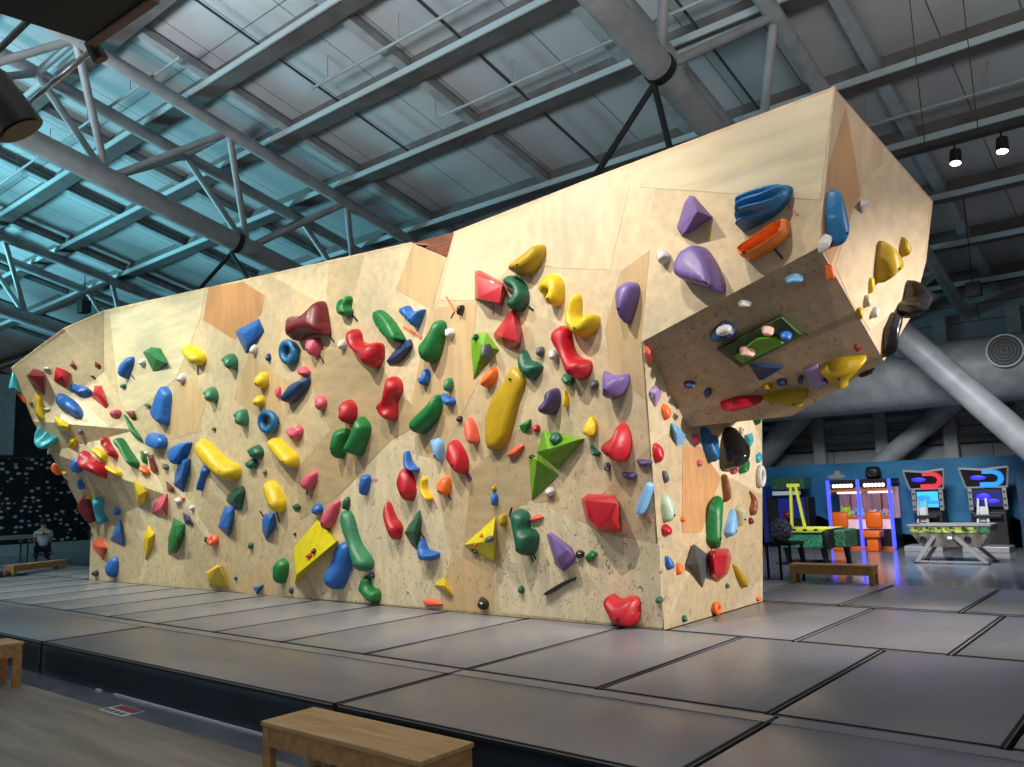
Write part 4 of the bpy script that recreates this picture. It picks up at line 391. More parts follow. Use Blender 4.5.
def ply(name, c, scuff=.5, grain=(1, 1, 1), even=False, cells=.0):
    """birch plywood: long grain, broad tone patches, boot scuffs low on the wall"""
    m = mat(name, c, .55)
    N, L, B = nodes(m)
    tc = N.new('ShaderNodeTexCoord')
    mp = N.new('ShaderNodeMapping'); mp.inputs['Scale'].default_value = grain
    L.new(tc.outputs['Object'], mp.inputs['Vector'])
    a = N.new('ShaderNodeTexNoise'); a.inputs['Scale'].default_value = 9; a.inputs['Detail'].default_value = 7
    L.new(mp.outputs['Vector'], a.inputs['Vector'])
    b = N.new('ShaderNodeTexNoise'); b.inputs['Scale'].default_value = 1.3; b.inputs['Detail'].default_value = 3
    L.new(tc.outputs['Object'], b.inputs['Vector'])
    r1 = N.new('ShaderNodeValToRGB'); r1.color_ramp.elements[0].position = .3; r1.color_ramp.elements[1].position = .7
    r1.color_ramp.elements[0].color = dark(c, .84); r1.color_ramp.elements[1].color = dark(c, 1.08)
    L.new(a.outputs['Fac'], r1.inputs['Fac'])
    r2 = N.new('ShaderNodeValToRGB'); r2.color_ramp.elements[0].position = .35; r2.color_ramp.elements[1].position = .65
    r2.color_ramp.elements[0].color = (.88, .9, .92, 1); r2.color_ramp.elements[1].color = (1.04, 1, .95, 1)
    L.new(b.outputs['Fac'], r2.inputs['Fac'])
    mx = N.new('ShaderNodeMix'); mx.data_type = 'RGBA'; mx.blend_type = 'MULTIPLY'; mx.inputs[0].default_value = 1
    L.new(r1.outputs['Color'], mx.inputs[6]); L.new(r2.outputs['Color'], mx.inputs[7])
    # scuff marks: thin dark streaks where a stretched noise peaks
    s = N.new('ShaderNodeTexNoise'); s.inputs['Scale'].default_value = 19; s.inputs['Detail'].default_value = 6; s.inputs['Distortion'].default_value = 1.6
    mp2 = N.new('ShaderNodeMapping'); mp2.inputs['Scale'].default_value = (1.3, 1.3, .8); mp2.inputs['Rotation'].default_value = (.2, .5, .1)
    L.new(tc.outputs['Object'], mp2.inputs['Vector']); L.new(mp2.outputs['Vector'], s.inputs['Vector'])
    r3 = N.new('ShaderNodeValToRGB'); r3.color_ramp.elements[0].position = .60; r3.color_ramp.elements[1].position = .66
    r3.color_ramp.elements[0].color = (0, 0, 0, 1); r3.color_ramp.elements[1].color = (1, 1, 1, 1)
    L.new(s.outputs['Fac'], r3.inputs['Fac'])
    sp = N.new('ShaderNodeSeparateXYZ'); L.new(tc.outputs['Object'], sp.inputs[0])
    mr = N.new('ShaderNodeMapRange'); mr.inputs['From Min'].default_value = 3.4; mr.inputs['From Max'].default_value = .7
    mr.inputs['To Min'].default_value = .05; mr.inputs['To Max'].default_value = scuff
    L.new(sp.outputs['Z'], mr.inputs['Value'])
    ml = N.new('ShaderNodeMath'); ml.operation = 'MULTIPLY'; L.new(r3.outputs['Color'], ml.inputs[0]); L.new(mr.outputs['Result'], ml.inputs[1])
    m2 = N.new('ShaderNodeMix'); m2.data_type = 'RGBA'; L.new(ml.outputs[0], m2.inputs[0])
    L.new(mx.outputs[2], m2.inputs[6]); m2.inputs[7].default_value = srgb(84, 70, 56)
    L.new(m2.outputs[2], B.inputs['Base Color'])
    if cells:
        # separate boards of slightly different veneer, in large angular pieces
        vo = N.new('ShaderNodeTexVoronoi'); vo.inputs['Scale'].default_value = .62; vo.inputs['Randomness'].default_value = .9
        mp3 = N.new('ShaderNodeMapping'); mp3.inputs['Location'].default_value = (.37, .2, .15); L.new(tc.outputs['Object'], mp3.inputs['Vector']); L.new(mp3.outputs['Vector'], vo.inputs['Vector'])
        sx = N.new('ShaderNodeSeparateColor'); L.new(vo.outputs['Color'], sx.inputs[0])
        r4 = N.new('ShaderNodeValToRGB'); r4.color_ramp.elements[0].color = (1-cells, 1-cells*1.25, 1-cells*1.6, 1); r4.color_ramp.elements[1].color = (1.06, 1.05, 1.04, 1)
        L.new(sx.outputs[0], r4.inputs['Fac'])
        m4 = N.new('ShaderNodeMix'); m4.data_type = 'RGBA'; m4.blend_type = 'MULTIPLY'; m4.inputs[0].default_value = 1
        L.new(m2.outputs[2], m4.inputs[6]); L.new(r4.outputs['Color'], m4.inputs[7]); L.new(m4.outputs[2], B.inputs['Base Color'])
    if even: mr.inputs['To Min'].default_value = scuff
    bp = N.new('ShaderNodeBump'); bp.inputs['Strength'].default_value = .12; bp.inputs['Distance'].default_value = .004
    L.new(a.outputs['Fac'], bp.inputs['Height']); L.new(bp.outputs['Normal'], B.inputs['Normal'])
    return m
M = {}
M['ply'] = ply('plywood_natural', srgb(214, 198, 166), .6, cells=.2)
M['PT'] = ply('plywood_tan', srgb(202, 174, 132), .5, (1, 1, .12))
M['PO'] = ply('plywood_orange', srgb(194, 146, 98), .3, (1, 1, .2))
M['PB'] = ply('plywood_brown', srgb(184, 162, 126), .5, (.3, 1, 1))
M['PW'] = ply('plywood_pale', srgb(216, 203, 170), .3, (.15, 1, 1))
M['PS'] = ply('plywood_side', srgb(208, 180, 148), .3, (1, 1, .2))
M['PG'] = ply('plywood_grey', srgb(176, 172, 152), .3, (1, 1, .2))
M['PL'] = ply('plywood_light', srgb(218, 204, 172), .8, (1, 1, .3))
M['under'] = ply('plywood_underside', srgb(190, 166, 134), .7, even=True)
M['edge'] = ply('plywood_edge', srgb(214, 190, 156), .1)
M['redwood'] = noisy(mat('reddish_plywood', srgb(120, 62, 40), .6), srgb(96, 46, 30), srgb(136, 76, 52), (1, 1, 8), 6)
HC = dict(OJ=(242, 138, 56), RB=(40, 120, 178), R=(178, 8, 32), DR=(104, 8, 24), PK=(206, 84, 108), OR=(236, 110, 40), CO=(226, 96, 70), Y=(218, 184, 24), OY=(178, 146, 14),
          G=(18, 112, 52), G2=(48, 120, 84), DG=(22, 88, 66), B=(34, 98, 178), LB=(120, 172, 214), TQ=(56, 160, 178), TB=(16, 96, 148), NV=(30, 56, 100),
          P=(114, 92, 156), NP=(74, 56, 110), LV=(158, 136, 182), BK=(24, 24, 26), GY=(82, 84, 92), W=(205, 202, 198), WG=(172, 190, 168),
          BR=(134, 78, 42), LG=(104, 160, 28), CR=(186, 176, 142), SK=(206, 164, 148), YV=(216, 200, 14), GV=(78, 80, 84), GP=(38, 74, 22))
for k, c in HC.items():
    c = srgb(*c)
    m = mat('hold_' + k.lower(), c, .22 if k in ('BK',) else .42, coat=.3 if k in ('R', 'DR', 'BK') else 0)
    noisy(m, dark(c, .86), (min(1, c[0]*1.1+.004), min(1, c[1]*1.1+.004), min(1, c[2]*1.1+.004), 1), (1, 1, 1), 7, 5, .3, .75, bump=.0 if k in ('BK',) else .25, bdist=.006, bscale=60)
    M['h' + k] = m
def volume_paint(key):
    """painted wooden volumes: boot rubber marks on the paint"""
    m = M['h' + key]; N, L, B = nodes(m)
    src = B.inputs['Base Color'].links[0].from_socket
    tc = N.new('ShaderNodeTexCoord'); s = N.new('ShaderNodeTexNoise'); s.inputs['Scale'].default_value = 14; s.inputs['Distortion'].default_value = 1.5
    L.new(tc.outputs['Object'], s.inputs['Vector'])
    r = N.new('ShaderNodeValToRGB'); r.color_ramp.elements[0].position = .66; r.color_ramp.elements[1].position = .72
    r.color_ramp.elements[0].color = (0, 0, 0, 1); r.color_ramp.elements[1].color = (.7, .7, .7, 1)
    L.new(s.outputs['Fac'], r.inputs['Fac'])
    mx = N.new('ShaderNodeMix'); mx.data_type = 'RGBA'; L.new(r.outputs['Color'], mx.inputs[0]); L.new(src, mx.inputs[6]); mx.inputs[7].default_value = (.03, .03, .02, 1)
    L.new(mx.outputs[2], B.inputs['Base Color'])
for k in ('YV', 'LG', 'GV'): volume_paint(k)
TC = dict(BK=(26, 22, 22), PK=(222, 130, 150), OR=(232, 124, 84), CO=(230, 130, 110), NP=(88, 40, 96), DG=(30, 70, 50), Y=(232, 200, 80))
for k, c in TC.items(): M['t' + k] = noisy(mat('tape_' + k.lower(), srgb(*c), .6), dark(srgb(*c), .85), srgb(*c), (1, 1, 1), 20)
M['bolt'] = mat('bolt_steel', srgb(40, 40, 42), .35, .6)
def vinyl(name, c1, c2, rough):
    m = mat(name, c1, rough); N, L, B = nodes(m)
    noisy(m, c1, c2, (1, 1, 1), 1.6, 5, .3, .7)
    tc = N.new('ShaderNodeTexCoord')
    w = N.new('ShaderNodeTexNoise'); w.inputs['Scale'].default_value = 3.5; w.inputs['Detail'].default_value = 3; w.inputs['Distortion'].default_value = 1.8
    mp = N.new('ShaderNodeMapping'); mp.inputs['Scale'].default_value = (1, .35, 1); mp.inputs['Rotation'].default_value = (0, 0, .5)
    L.new(tc.outputs['Object'], mp.inputs['Vector']); L.new(mp.outputs['Vector'], w.inputs['Vector'])
    w2 = N.new('ShaderNodeTexNoise'); w2.inputs['Scale'].default_value = 90; L.new(tc.outputs['Object'], w2.inputs['Vector'])
    ad = N.new('ShaderNodeMath'); ad.operation = 'MULTIPLY_ADD'; L.new(w2.outputs['Fac'], ad.inputs[0]); ad.inputs[1].default_value = .04; L.new(w.outputs['Fac'], ad.inputs[2])
    bp = N.new('ShaderNodeBump'); bp.inputs['Strength'].default_value = .3; bp.inputs['Distance'].default_value = .02
    L.new(ad.outputs[0], bp.inputs['Height']); L.new(bp.outputs['Normal'], B.inputs['Normal'])
    return m
M['vinyl'] = vinyl('grey_vinyl', srgb(122, 123, 130), srgb(134, 134, 140), .31)
M['vinyl_side'] = vinyl('navy_vinyl', srgb(54, 63, 76), srgb(64, 74, 88), .65)
M['seam'] = mat('black_seam', srgb(18, 18, 20), .7)
M['floor'] = noisy(mat('brown_grey_floor', srgb(124, 116, 108), .42), srgb(100, 94, 90), srgb(148, 138, 128), (.35, 3, 1), 2.5, 7, .3, .7, bump=.1, bdist=.01)
M['arcade_floor'] = noisy(mat('polished_floor', srgb(112, 112, 122), .14), srgb(100, 100, 110), srgb(126, 126, 134), (1, 1, 1), 1.5)
M['pine'] = noisy(mat('bench_pine', srgb(176, 134, 84), .5), srgb(156, 114, 68), srgb(190, 150, 98), (9, 1, 9), 2.5, 6, .3, .7)
M['pine_top'] = noisy(mat('bench_top_ply', srgb(190, 154, 108), .5), srgb(168, 130, 86), srgb(200, 166, 120), (1, 9, 9), 2.5, 6, .3, .7)
M['steel'] = noisy(mat('grey_painted_steel', srgb(150, 154, 156), .45), srgb(138, 142, 145), srgb(158, 162, 164), (1, 1, 1), 3)
M['purlin'] = noisy(mat('purlin_shaded_brown_grey', srgb(92, 86, 84), .7), srgb(82, 77, 75), srgb(100, 94, 92), (1, 1, 1), 2)  # shade under the purlins painted in as a darker tone
M['lip'] = mat('purlin_lip', srgb(170, 180, 182), .5)  # light on the purlins' near side painted in as a paler tone
M['blacksteel'] = mat('black_steel', srgb(24, 26, 28), .45)
M['rod'] = mat('dark_rod', srgb(60, 62, 64), .5)
M['black'] = mat('black_plastic', srgb(14, 14, 15), .5)
M['white'] = mat('white_plastic', srgb(210, 214, 218), .5)
M['brownedge'] = mat('brown_edge', srgb(120, 96, 84), .6)
M['chrome'] = mat('bright_tube', srgb(190, 196, 200), .25, .7)
def deck():
    m = mat('roof_panels', srgb(150, 156, 160), .6); N, L, B = nodes(m)
    tc = N.new('ShaderNodeTexCoord'); br = N.new('ShaderNodeTexBrick')
    br.inputs['Color1'].default_value = srgb(176, 178, 180); br.inputs['Color2'].default_value = srgb(164, 167, 170); br.inputs['Mortar'].default_value = srgb(88, 90, 92)
    br.inputs['Scale'].default_value = 1; br.inputs['Mortar Size'].default_value = .012; br.inputs['Brick Width'].default_value = 1.15; br.inputs['Row Height'].default_value = 60; br.offset = 0
    L.new(tc.outputs['Object'], br.inputs['Vector'])
    nz = N.new('ShaderNodeTexNoise'); nz.inputs['Scale'].default_value = .7; nz.inputs['Detail'].default_value = 4; L.new(tc.outputs['Object'], nz.inputs['Vector'])
    mr = N.new('ShaderNodeMapRange'); mr.inputs['To Min'].default_value = .8; mr.inputs['To Max'].default_value = 1.15; L.new(nz.outputs['Fac'], mr.inputs['Value'])
    hs = N.new('ShaderNodeHueSaturation'); L.new(mr.outputs['Result'], hs.inputs['Value']); L.new(br.outputs['Color'], hs.inputs['Color'])
    L.new(hs.outputs['Color'], B.inputs['Base Color'])
    return m
M['deck'] = deck()
def siding(name, c1, c2, h):
    m = mat(name, c1, .6); N, L, B = nodes(m)
    tc = N.new('ShaderNodeTexCoord'); mp = N.new('ShaderNodeMapping'); mp.inputs['Rotation'].default_value = (PI/2, 0, 0)
    L.new(tc.outputs['Object'], mp.inputs['Vector'])
    br = N.new('ShaderNodeTexBrick'); br.inputs['Color1'].default_value = c1; br.inputs['Color2'].default_value = dark(c1, .9); br.inputs['Mortar'].default_value = c2
    br.inputs['Scale'].default_value = 1; br.inputs['Mortar Size'].default_value = .02; br.inputs['Brick Width'].default_value = 4; br.inputs['Row Height'].default_value = h
    L.new(mp.outputs['Vector'], br.inputs['Vector']); L.new(br.outputs['Color'], B.inputs['Base Color'])
    return m
M['siding'] = siding('grey_siding', srgb(140, 146, 150), srgb(92, 96, 100), .45)
M['mural'] = noisy(mat('blue_mural', srgb(20, 96, 140), .6), srgb(14, 84, 128), srgb(34, 116, 158), (.6, 1, 1.5), 1.2, 5)
M['mural_low'] = noisy(mat('blue_mural_hills', srgb(20, 60, 92), .6), srgb(14, 48, 78), srgb(30, 74, 108), (.6, 1, 1.5), 1.6, 5)
M['darkwall'] = noisy(mat('dark_wall', srgb(38, 40, 44), .7), srgb(30, 32, 35), srgb(48, 50, 54), (1, 1, 1), .8)
def speckle():
    m = mat('speckled_black', srgb(10, 10, 13), .6); N, L, B = nodes(m)
    tc = N.new('ShaderNodeTexCoord'); mp = N.new('ShaderNodeMapping'); mp.inputs['Scale'].default_value = (1, 3.7, 5.6)
    L.new(tc.outputs['Object'], mp.inputs['Vector'])
    v = N.new('ShaderNodeTexVoronoi'); v.inputs['Scale'].default_value = 1; v.inputs['Randomness'].default_value = .6
    L.new(mp.outputs['Vector'], v.inputs['Vector'])
    r = N.new('ShaderNodeValToRGB'); r.color_ramp.elements[0].position = .22; r.color_ramp.elements[1].position = .34
    r.color_ramp.elements[0].color = srgb(196, 190, 196); r.color_ramp.elements[1].color = srgb(10, 10, 14)
    L.new(v.outputs['Distance'], r.inputs['Fac']); L.new(r.outputs['Color'], B.inputs['Base Color'])
    return m
M['speckle'] = speckle()
M['skin'] = noisy(mat('skin', srgb(196, 144, 116), .5), srgb(186, 134, 106), srgb(204, 154, 126), (1, 1, 1), 20)
M['hair'] = noisy(mat('dark_hair', srgb(26, 20, 18), .6), srgb(18, 14, 12), srgb(40, 30, 26), (1, 1, 1), 40)
M['shirt'] = noisy(mat('white_cotton', srgb(214, 216, 218), .8), srgb(200, 203, 206), srgb(222, 224, 226), (1, 1, 1), 6)
M['print'] = mat('dark_shirt_print', srgb(52, 66, 82), .8)
M['trousers'] = noisy(mat('dark_trousers', srgb(30, 32, 40), .8), srgb(24, 26, 34), srgb(36, 38, 46), (1, 1, 1), 10)
def glow(name, c, s): return mat(name, dark(srgb(*c), .3), .4, emit=srgb(*c), es=s)
M['led_blue'] = glow('blue_led', (60, 70, 255), 2.2)
M['screen_cyan'] = glow('screen_cyan', (70, 190, 250), 1.0)
M['screen_dark'] = glow('screen_dark_blue', (26, 30, 110), .7)
M['art_red'] = glow('marquee_red', (230, 50, 70), .9)
M['art_blue'] = glow('marquee_blue', (40, 150, 250), 1.0)
M['art_violet'] = glow('marquee_violet', (60, 50, 220), 1.2)
M['lamp_face'] = glow('lamp_face', (255, 248, 235), 12)
M['cabinet_light'] = glow('claw_light_panel', (255, 245, 235), 2.0)
M['claw_back'] = noisy(mat('claw_back', srgb(150, 120, 130), .5, emit=srgb(170, 120, 120), es=.25), srgb(90, 110, 170), srgb(210, 140, 120), (9, 1, .4), 3, 2)
M['orange_plastic'] = mat('orange_plastic', srgb(206, 92, 20), .4)
M['green_side'] = noisy(mat('green_table_side', srgb(40, 120, 90), .4), srgb(24, 84, 66), srgb(70, 150, 110), (6, 6, 6), 4)
M['yellow_rail'] = mat('yellow_rail', srgb(176, 184, 60), .4)
M['foos_side'] = noisy(mat('foosball_side', srgb(96, 92, 84), .35), srgb(70, 68, 62), srgb(112, 106, 96), (2, 2, 2), 3)
M['grass_art'] = noisy(mat('green_scene_print', srgb(90, 120, 60), .4), srgb(40, 70, 36), srgb(170, 180, 90), (3, 3, 6), 3, 4)
M['grey_leg'] = mat('grey_leg', srgb(150, 150, 152), .4, .3)
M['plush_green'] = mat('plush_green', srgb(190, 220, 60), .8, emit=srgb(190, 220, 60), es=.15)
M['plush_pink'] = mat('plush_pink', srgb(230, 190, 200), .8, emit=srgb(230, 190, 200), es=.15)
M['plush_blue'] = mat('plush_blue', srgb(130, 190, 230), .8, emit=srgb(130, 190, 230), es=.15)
M['darkred'] = mat('dark_red', srgb(110, 20, 30), .5)
M['darkgreen'] = noisy(mat('dark_green_art', srgb(30, 70, 50), .5), srgb(16, 36, 28), srgb(60, 120, 80), (8, 8, 8), 3)
M['glass'] = mat('cabinet_glass', (1, 1, 1, 1), .05); M['glass'].node_tree.nodes['Principled BSDF'].inputs['Transmission Weight'].default_value = 1
M['sign_red'] = mat('sign_red', srgb(150, 40, 50), .5); M['sign_dark'] = mat('sign_dark', srgb(60, 70, 80), .5)
M['teal_paint'] = noisy(mat('teal_floor_paint', srgb(52, 70, 76), .5), srgb(44, 60, 66), srgb(60, 80, 86), (1, 1, 1), 4)

# ---------------------------------------------------------------- mesh helpers
class MB:
    def __init__(s): s.bm = bmesh.new()
    def box(s, a, b, bev=0, mi=0, rot=None):
        a, b = Vector(a), Vector(b); c = (a+b)/2; d = b-a
        m = Matrix.Translation(c) @ (rot.to_4x4() if rot else Matrix.Identity(4)) @ Matrix.Diagonal((*d, 1))
        r = bmesh.ops.create_cube(s.bm, size=1, matrix=m)
        if bev:
            es = list({e for v in r['verts'] for e in v.link_edges})
            bmesh.ops.bevel(s.bm, geom=es, offset=bev, segments=2, affect='EDGES', profile=.5)
        return s
    def tube(s, p, q, r, r2=None, seg=16):
        p, q = Vector(p), Vector(q); d = q-p
        m = Matrix.Translation((p+q)/2) @ d.to_track_quat('Z', 'Y').to_matrix().to_4x4()
        bmesh.ops.create_cone(s.bm, cap_ends=True, segments=seg, radius1=r, radius2=r if r2 is None else r2, depth=d.length, matrix=m)
        return s
    def bar(s, p, q, w, h, up=(0, 0, 1)):
        p, q = Vector(p), Vector(q); d = (q-p); z = d.normalized(); x = Vector(up).cross(z)
        if x.length < .01: x = Vector((1, 0, 0))
        x.normalize(); y = z.cross(x)
        m = Matrix.Translation((p+q)/2) @ Matrix((x, y, z)).transposed().to_4x4() @ Matrix.Diagonal((w, h, d.length, 1))
        bmesh.ops.create_cube(s.bm, size=1, matrix=m); return s
    def poly(s, pts, thick):
        """flat plate from a polygon, thickened along its normal (backwards)"""
        vs = [s.bm.verts.new(p) for p in pts]; f = s.bm.faces.new(vs); f.normal_update()
        r = bmesh.ops.extrude_face_region(s.bm, geom=[f])
        nv = [g for g in r['geom'] if isinstance(g, bmesh.types.BMVert)]
        bmesh.ops.translate(s.bm, vec=f.normal*thick, verts=nv); return s
    def ball(s, c, r, sc=(1, 1, 1), seg=12):
        bmesh.ops.create_uvsphere(s.bm, u_segments=seg, v_segments=max(6, seg//2+2), radius=r, matrix=Matrix.Translation(Vector(c)) @ Matrix.Diagonal((*sc, 1))); return s
    def torus(s, c, R, r, axis, seg=24, rs=10):
        q = Vector(axis).to_track_quat('Z', 'Y').to_matrix(); c = Vector(c); V = []
        for i in range(seg):
            a = 2*PI*i/seg
            V.append([s.bm.verts.new(c + q @ Vector(((R+r*math.cos(b))*math.cos(a), (R+r*math.cos(b))*math.sin(a), r*math.sin(b)))) for b in (2*PI*j/rs for j in range(rs))])
        for i in range(seg):
            for j in range(rs):
                s.bm.faces.new((V[i][j], V[(i+1) % seg][j], V[(i+1) % seg][(j+1) % rs], V[i][(j+1) % rs]))
        return s
    def build(s, name, m, parent=None, smooth=False, loc=None):
        bmesh.ops.recalc_face_normals(s.bm, faces=s.bm.faces[:])
        me = bpy.data.meshes.new(name); s.bm.to_mesh(me); s.bm.free()
        me.materials.append(m)
        o = bpy.data.objects.new(name, me); COL.objects.link(o)
        if smooth:
            for p in me.polygons: p.use_smooth = True
            if smooth != 1: me.set_sharp_from_angle(angle=smooth)
        if parent:
            o.parent = parent
            if loc is None:   # parts are modelled in world space
                me.transform(Matrix.Translation(-world_of(parent)))
        elif loc is not None:
            me.transform(Matrix.Translation(-Vector(loc))); o.location = loc
        return o
def world_of(o):
    v = Vector(o.location)
    while o.parent: o = o.parent; v += Vector(o.location)
    return v
def tag(o, label=None, cat=None, group=None, kind=None):
    if label: o['label'] = label
    if cat: o['category'] = cat
    if group: o['group'] = group
    if kind: o['kind'] = kind
    return o
def empty(name, loc, label, cat, group=None, kind=None):
    o = bpy.data.objects.new(name, None); o.empty_display_size = .1; COL.objects.link(o); o.location = loc
    return tag(o, label, cat, group, kind)
W = {k: Vector(v) for k, v in WV.items()}

# ---------------------------------------------------------------- bouldering wall
wall = empty('climbing_wall', (-10, 8, 0), 'long pale plywood bouldering wall with an overhanging prow, standing on the grey mats', 'climbing wall')
def face_sheet(name, tris, m, back, thick=.02, smooth=False):
    """a plywood skin from polygons, given thickness away from the climber"""
    mb = MB(); cache = {}
    def v(k):
        if k not in cache: cache[k] = mb.bm.verts.new(W[k])
        return cache[k]
    for t in tris: mb.bm.faces.new([v(k) for k in t])
    r = bmesh.ops.extrude_face_region(mb.bm, geom=mb.bm.faces[:])
    bmesh.ops.translate(mb.bm, vec=Vector(back)*thick, verts=[g for g in r['geom'] if isinstance(g, bmesh.types.BMVert)])
    return mb.build(name, m, wall, smooth)
face_sheet('front_face', [('A0', 'A1', 'P3', 'P2', 'P1', 'T4', 'T3', 'T2b', 'T2', 'T1', 'TL', 'C2', 'C1', 'B4', 'B3', 'B1')], M['ply'], (0, 1, 0))
face_sheet('left_overhang', [tuple(t) for t in LT], M['ply'], (.35, .9, 0), .03, math.radians(35))
face_sheet('right_face', [('A1', 'A2', 'A3'), ('A1', 'A3', 'RU'), ('A1', 'RU', 'Ed'), ('A1', 'Ed', 'P3')], M['ply'], (-1, 0, 0))
face_sheet('prow_underside', [('P3', 'Ed', 'P2'), ('P2', 'Ed', 'P4b'), ('P4b', 'Ed', 'P4'), ('P4', 'Ed', 'U7'), ('U7', 'Ed', 'RU')], M['under'], (0, .6, .7))
face_sheet('prow_side', [('P2', 'P4b', 'P4'), ('P1', 'P2', 'P4', 'S4', 'S3', 'P5')], M['PS'], (-.95, .3, 0))
# hidden rear boards close the volume so that light cannot leak through it
W['rb0'] = Vector((-16.1, 9.2, 0)); W['rb1'] = Vector((-4.05, 9.25, 0)); W['rb2'] = Vector((-3.95, 9.25, 2.2)); W['rb3'] = Vector((-4.05, 9.2, 3.9)); W['rb4'] = Vector((-16.1, 9.2, 4.2))
face_sheet('back_face', [('rb0', 'rb1', 'rb2', 'rb3', 'rb4')], M['under'], (0, -1, 0))
W['e5b'] = Vector((-16.1, 9.2, 4.2))
face_sheet('end_face', [('A0', 'B1', 'E1', 'E2', 'E3', 'E4', 'E5', 'rb4', 'rb0')], M['under'], (1, 0, 0), .01)
face_sheet('top_cover', [('TL', 'T1', 'T2', 'rb3', 'rb4'), ('T3', 'T4', 'rb3'), ('T4', 'P1', 'P5', 'rb3')], M['under'], (0, 0, -1), .01)
rb = MB(); rb.poly([W['T2']+Vector((-.1, .12, .05)), W['T2b']+Vector((0, .12, -.3)), W['T3']+Vector((.15, .12, .06))], .02); rb.build('backing_board', M['redwood'], wall)
for t, n, pts in PANELS:
    n = Vector(n); mb = MB()
    mb.bm.faces.new([mb.bm.verts.new(Vector(p)+n*.003) for p in pts])
    r = bmesh.ops.extrude_face_region(mb.bm, geom=mb.bm.faces[:])
    bmesh.ops.translate(mb.bm, vec=-n*.01, verts=[g for g in r['geom'] if isinstance(g, bmesh.types.BMVert)])
    mb.build('plywood_panel', M[t], wall)
trim = MB()
for a, b in (('TL', 'T1'), ('T1', 'T2'), ('T3', 'T4'), ('T4', 'P1'), ('E4', 'E5'), ('E5', 'TL')):
    trim.bar(W[a]+Vector((0, .012, 0)), W[b]+Vector((0, .012, 0)), .03, .03)
trim.build('top_edge', M['edge'], wall)

# ---------------------------------------------------------------- holds
def smooth_outline(p, sub):
    n = len(p); out = []
    for i in range(n):
        a, b, c, d = p[i-1], p[i], p[(i+1) % n], p[(i+2) % n]
        for k in range(sub):
            t = k/sub; t2, t3 = t*t, t*t*t
            out.append(((2*b + (c-a)*t + (2*a-5*b+4*c-d)*t2 + (3*b-a-3*c+d)*t3))/2)
    return out
def seg_dist(p, poly):
    best = 1e9; n = len(poly)
    for i in range(n):
        a = poly[i]; d = poly[(i+1) % n]-a; l = d.length_squared
        t = max(0, min(1, (p-a).dot(d)/l)) if l > 0 else 0
        best = min(best, (p-a-d*t).length_squared)
    return math.sqrt(best)
def inside(p, poly):
    r = False; j = len(poly)-1
    for i in range(len(poly)):
        a, b = poly[i], poly[j]; j = i
        if (a.y > p.y) != (b.y > p.y) and p.x < (b.x-a.x)*(p.y-a.y)/(b.y-a.y)+a.x: r = not r
    return r
def area(p): return sum(p[i-1].x*p[i].y-p[i].x*p[i-1].y for i in range(len(p)))/2
def inflate(bm, p, h, slab, dim, flags, tilt=0):
    """a rounded body over an outline: height follows the distance to the rim"""
    if area(p) < 0: p = p[::-1]
    o = p if 'x' in flags else smooth_outline(p, 4 if len(p) < 16 else 3)
    if area(o) <= 0: o = p
    step = max(.006, math.sqrt(abs(area(o))/(900 if 'w' in flags else 500 if 'c' in flags else 110)))
    xs = [q.x for q in o]; ys = [q.y for q in o]
    pts = []; y = min(ys); row = 0
    while y < max(ys):
        x = min(xs) + (step/2 if row % 2 else 0)
        while x < max(xs):
            q = Vector((x, y))
            if inside(q, o):
                d = seg_dist(q, o)
                if d > step*.45: pts.append((q, d))
            x += step
        y += step*.87; row += 1
    dmax = max([d for _, d in pts] or [step])
    n = len(o); r1 = []
    for i in range(n):
        t = (o[(i+1) % n]-o[i-1]); nn = Vector((-t.y, t.x)).normalized(); q = o[i]+nn*dmax*.07
        if inside(q, o) and seg_dist(q, o) > dmax*.05: r1.append((q, dmax*.07))
    pts = [(q, d) for q, d in pts if d > dmax*.14] + r1
    V = o + [q for q, _ in pts]; D = [0]*n + [d for _, d in pts]
    vv, ee, ff, ov, oe, of = delaunay_2d_cdt(V, [], [list(range(n))], 1, 1e-5)
    bv = []; ym = (max(ys)+min(ys))/2; yh = max(.01, (max(ys)-min(ys))/2)
    for i, q in enumerate(vv):
        d = D[ov[i][0]] if ov[i] else 0
        if d <= 0: z = 0
        else:
            t = min(1, d/dmax)
            if slab:
                tt = min(1, d/(dmax*.32)); z = h*(.9*math.sqrt(1-(1-tt)**2)+.1*t)
            else:
                tt = min(1, t/.8); z = h*(.93*math.sqrt(max(0, 1-(1-tt)**2))+.07*t)
            if dim:
                g = math.exp(-((q.x-dim[0])**2+(q.y-dim[1])**2)/(dim[2]**2)); z *= 1-dim[3]*g*.9
            if 'w' in flags: z *= 1+.16*math.sin((q.y*.9-q.x*.3)*88+2.4*math.sin(q.x*11))
            if 'c' in flags and t > .34: z *= max(.15, 1-(t-.34)*5)
        if z > 0 and tilt: z *= 1-tilt*(q.y-ym)/yh
        bv.append(bm.verts.new((q.x, q.y, z)))
    rim = []
    for f in ff:
        try: bm.faces.new([bv[i] for i in f])
        except ValueError: pass
    bm.edges.ensure_lookup_table()
    be = [e for e in bm.edges if e.is_boundary]
    r = bmesh.ops.extrude_edge_only(bm, edges=be)
    nv = [g for g in r['geom'] if isinstance(g, bmesh.types.BMVert)]
    bmesh.ops.translate(bm, vec=(0, 0, -.008), verts=nv)
    bmesh.ops.holes_fill(bm, edges=[e for e in bm.edges if e.is_boundary], sides=0)
    best = max((v for v in bv), key=lambda v: v.co.z)
    return best.co.copy(), dmax
def frame(n):
    n = Vector(n).normalized(); u = Vector((0, 0, 1)).cross(n)
    if u.length < .05: u = Vector((1, 0, 0))
    u.normalize(); return Matrix((u, n.cross(u), n)).transposed()
VOL = ('volume', 'pyramid volume')
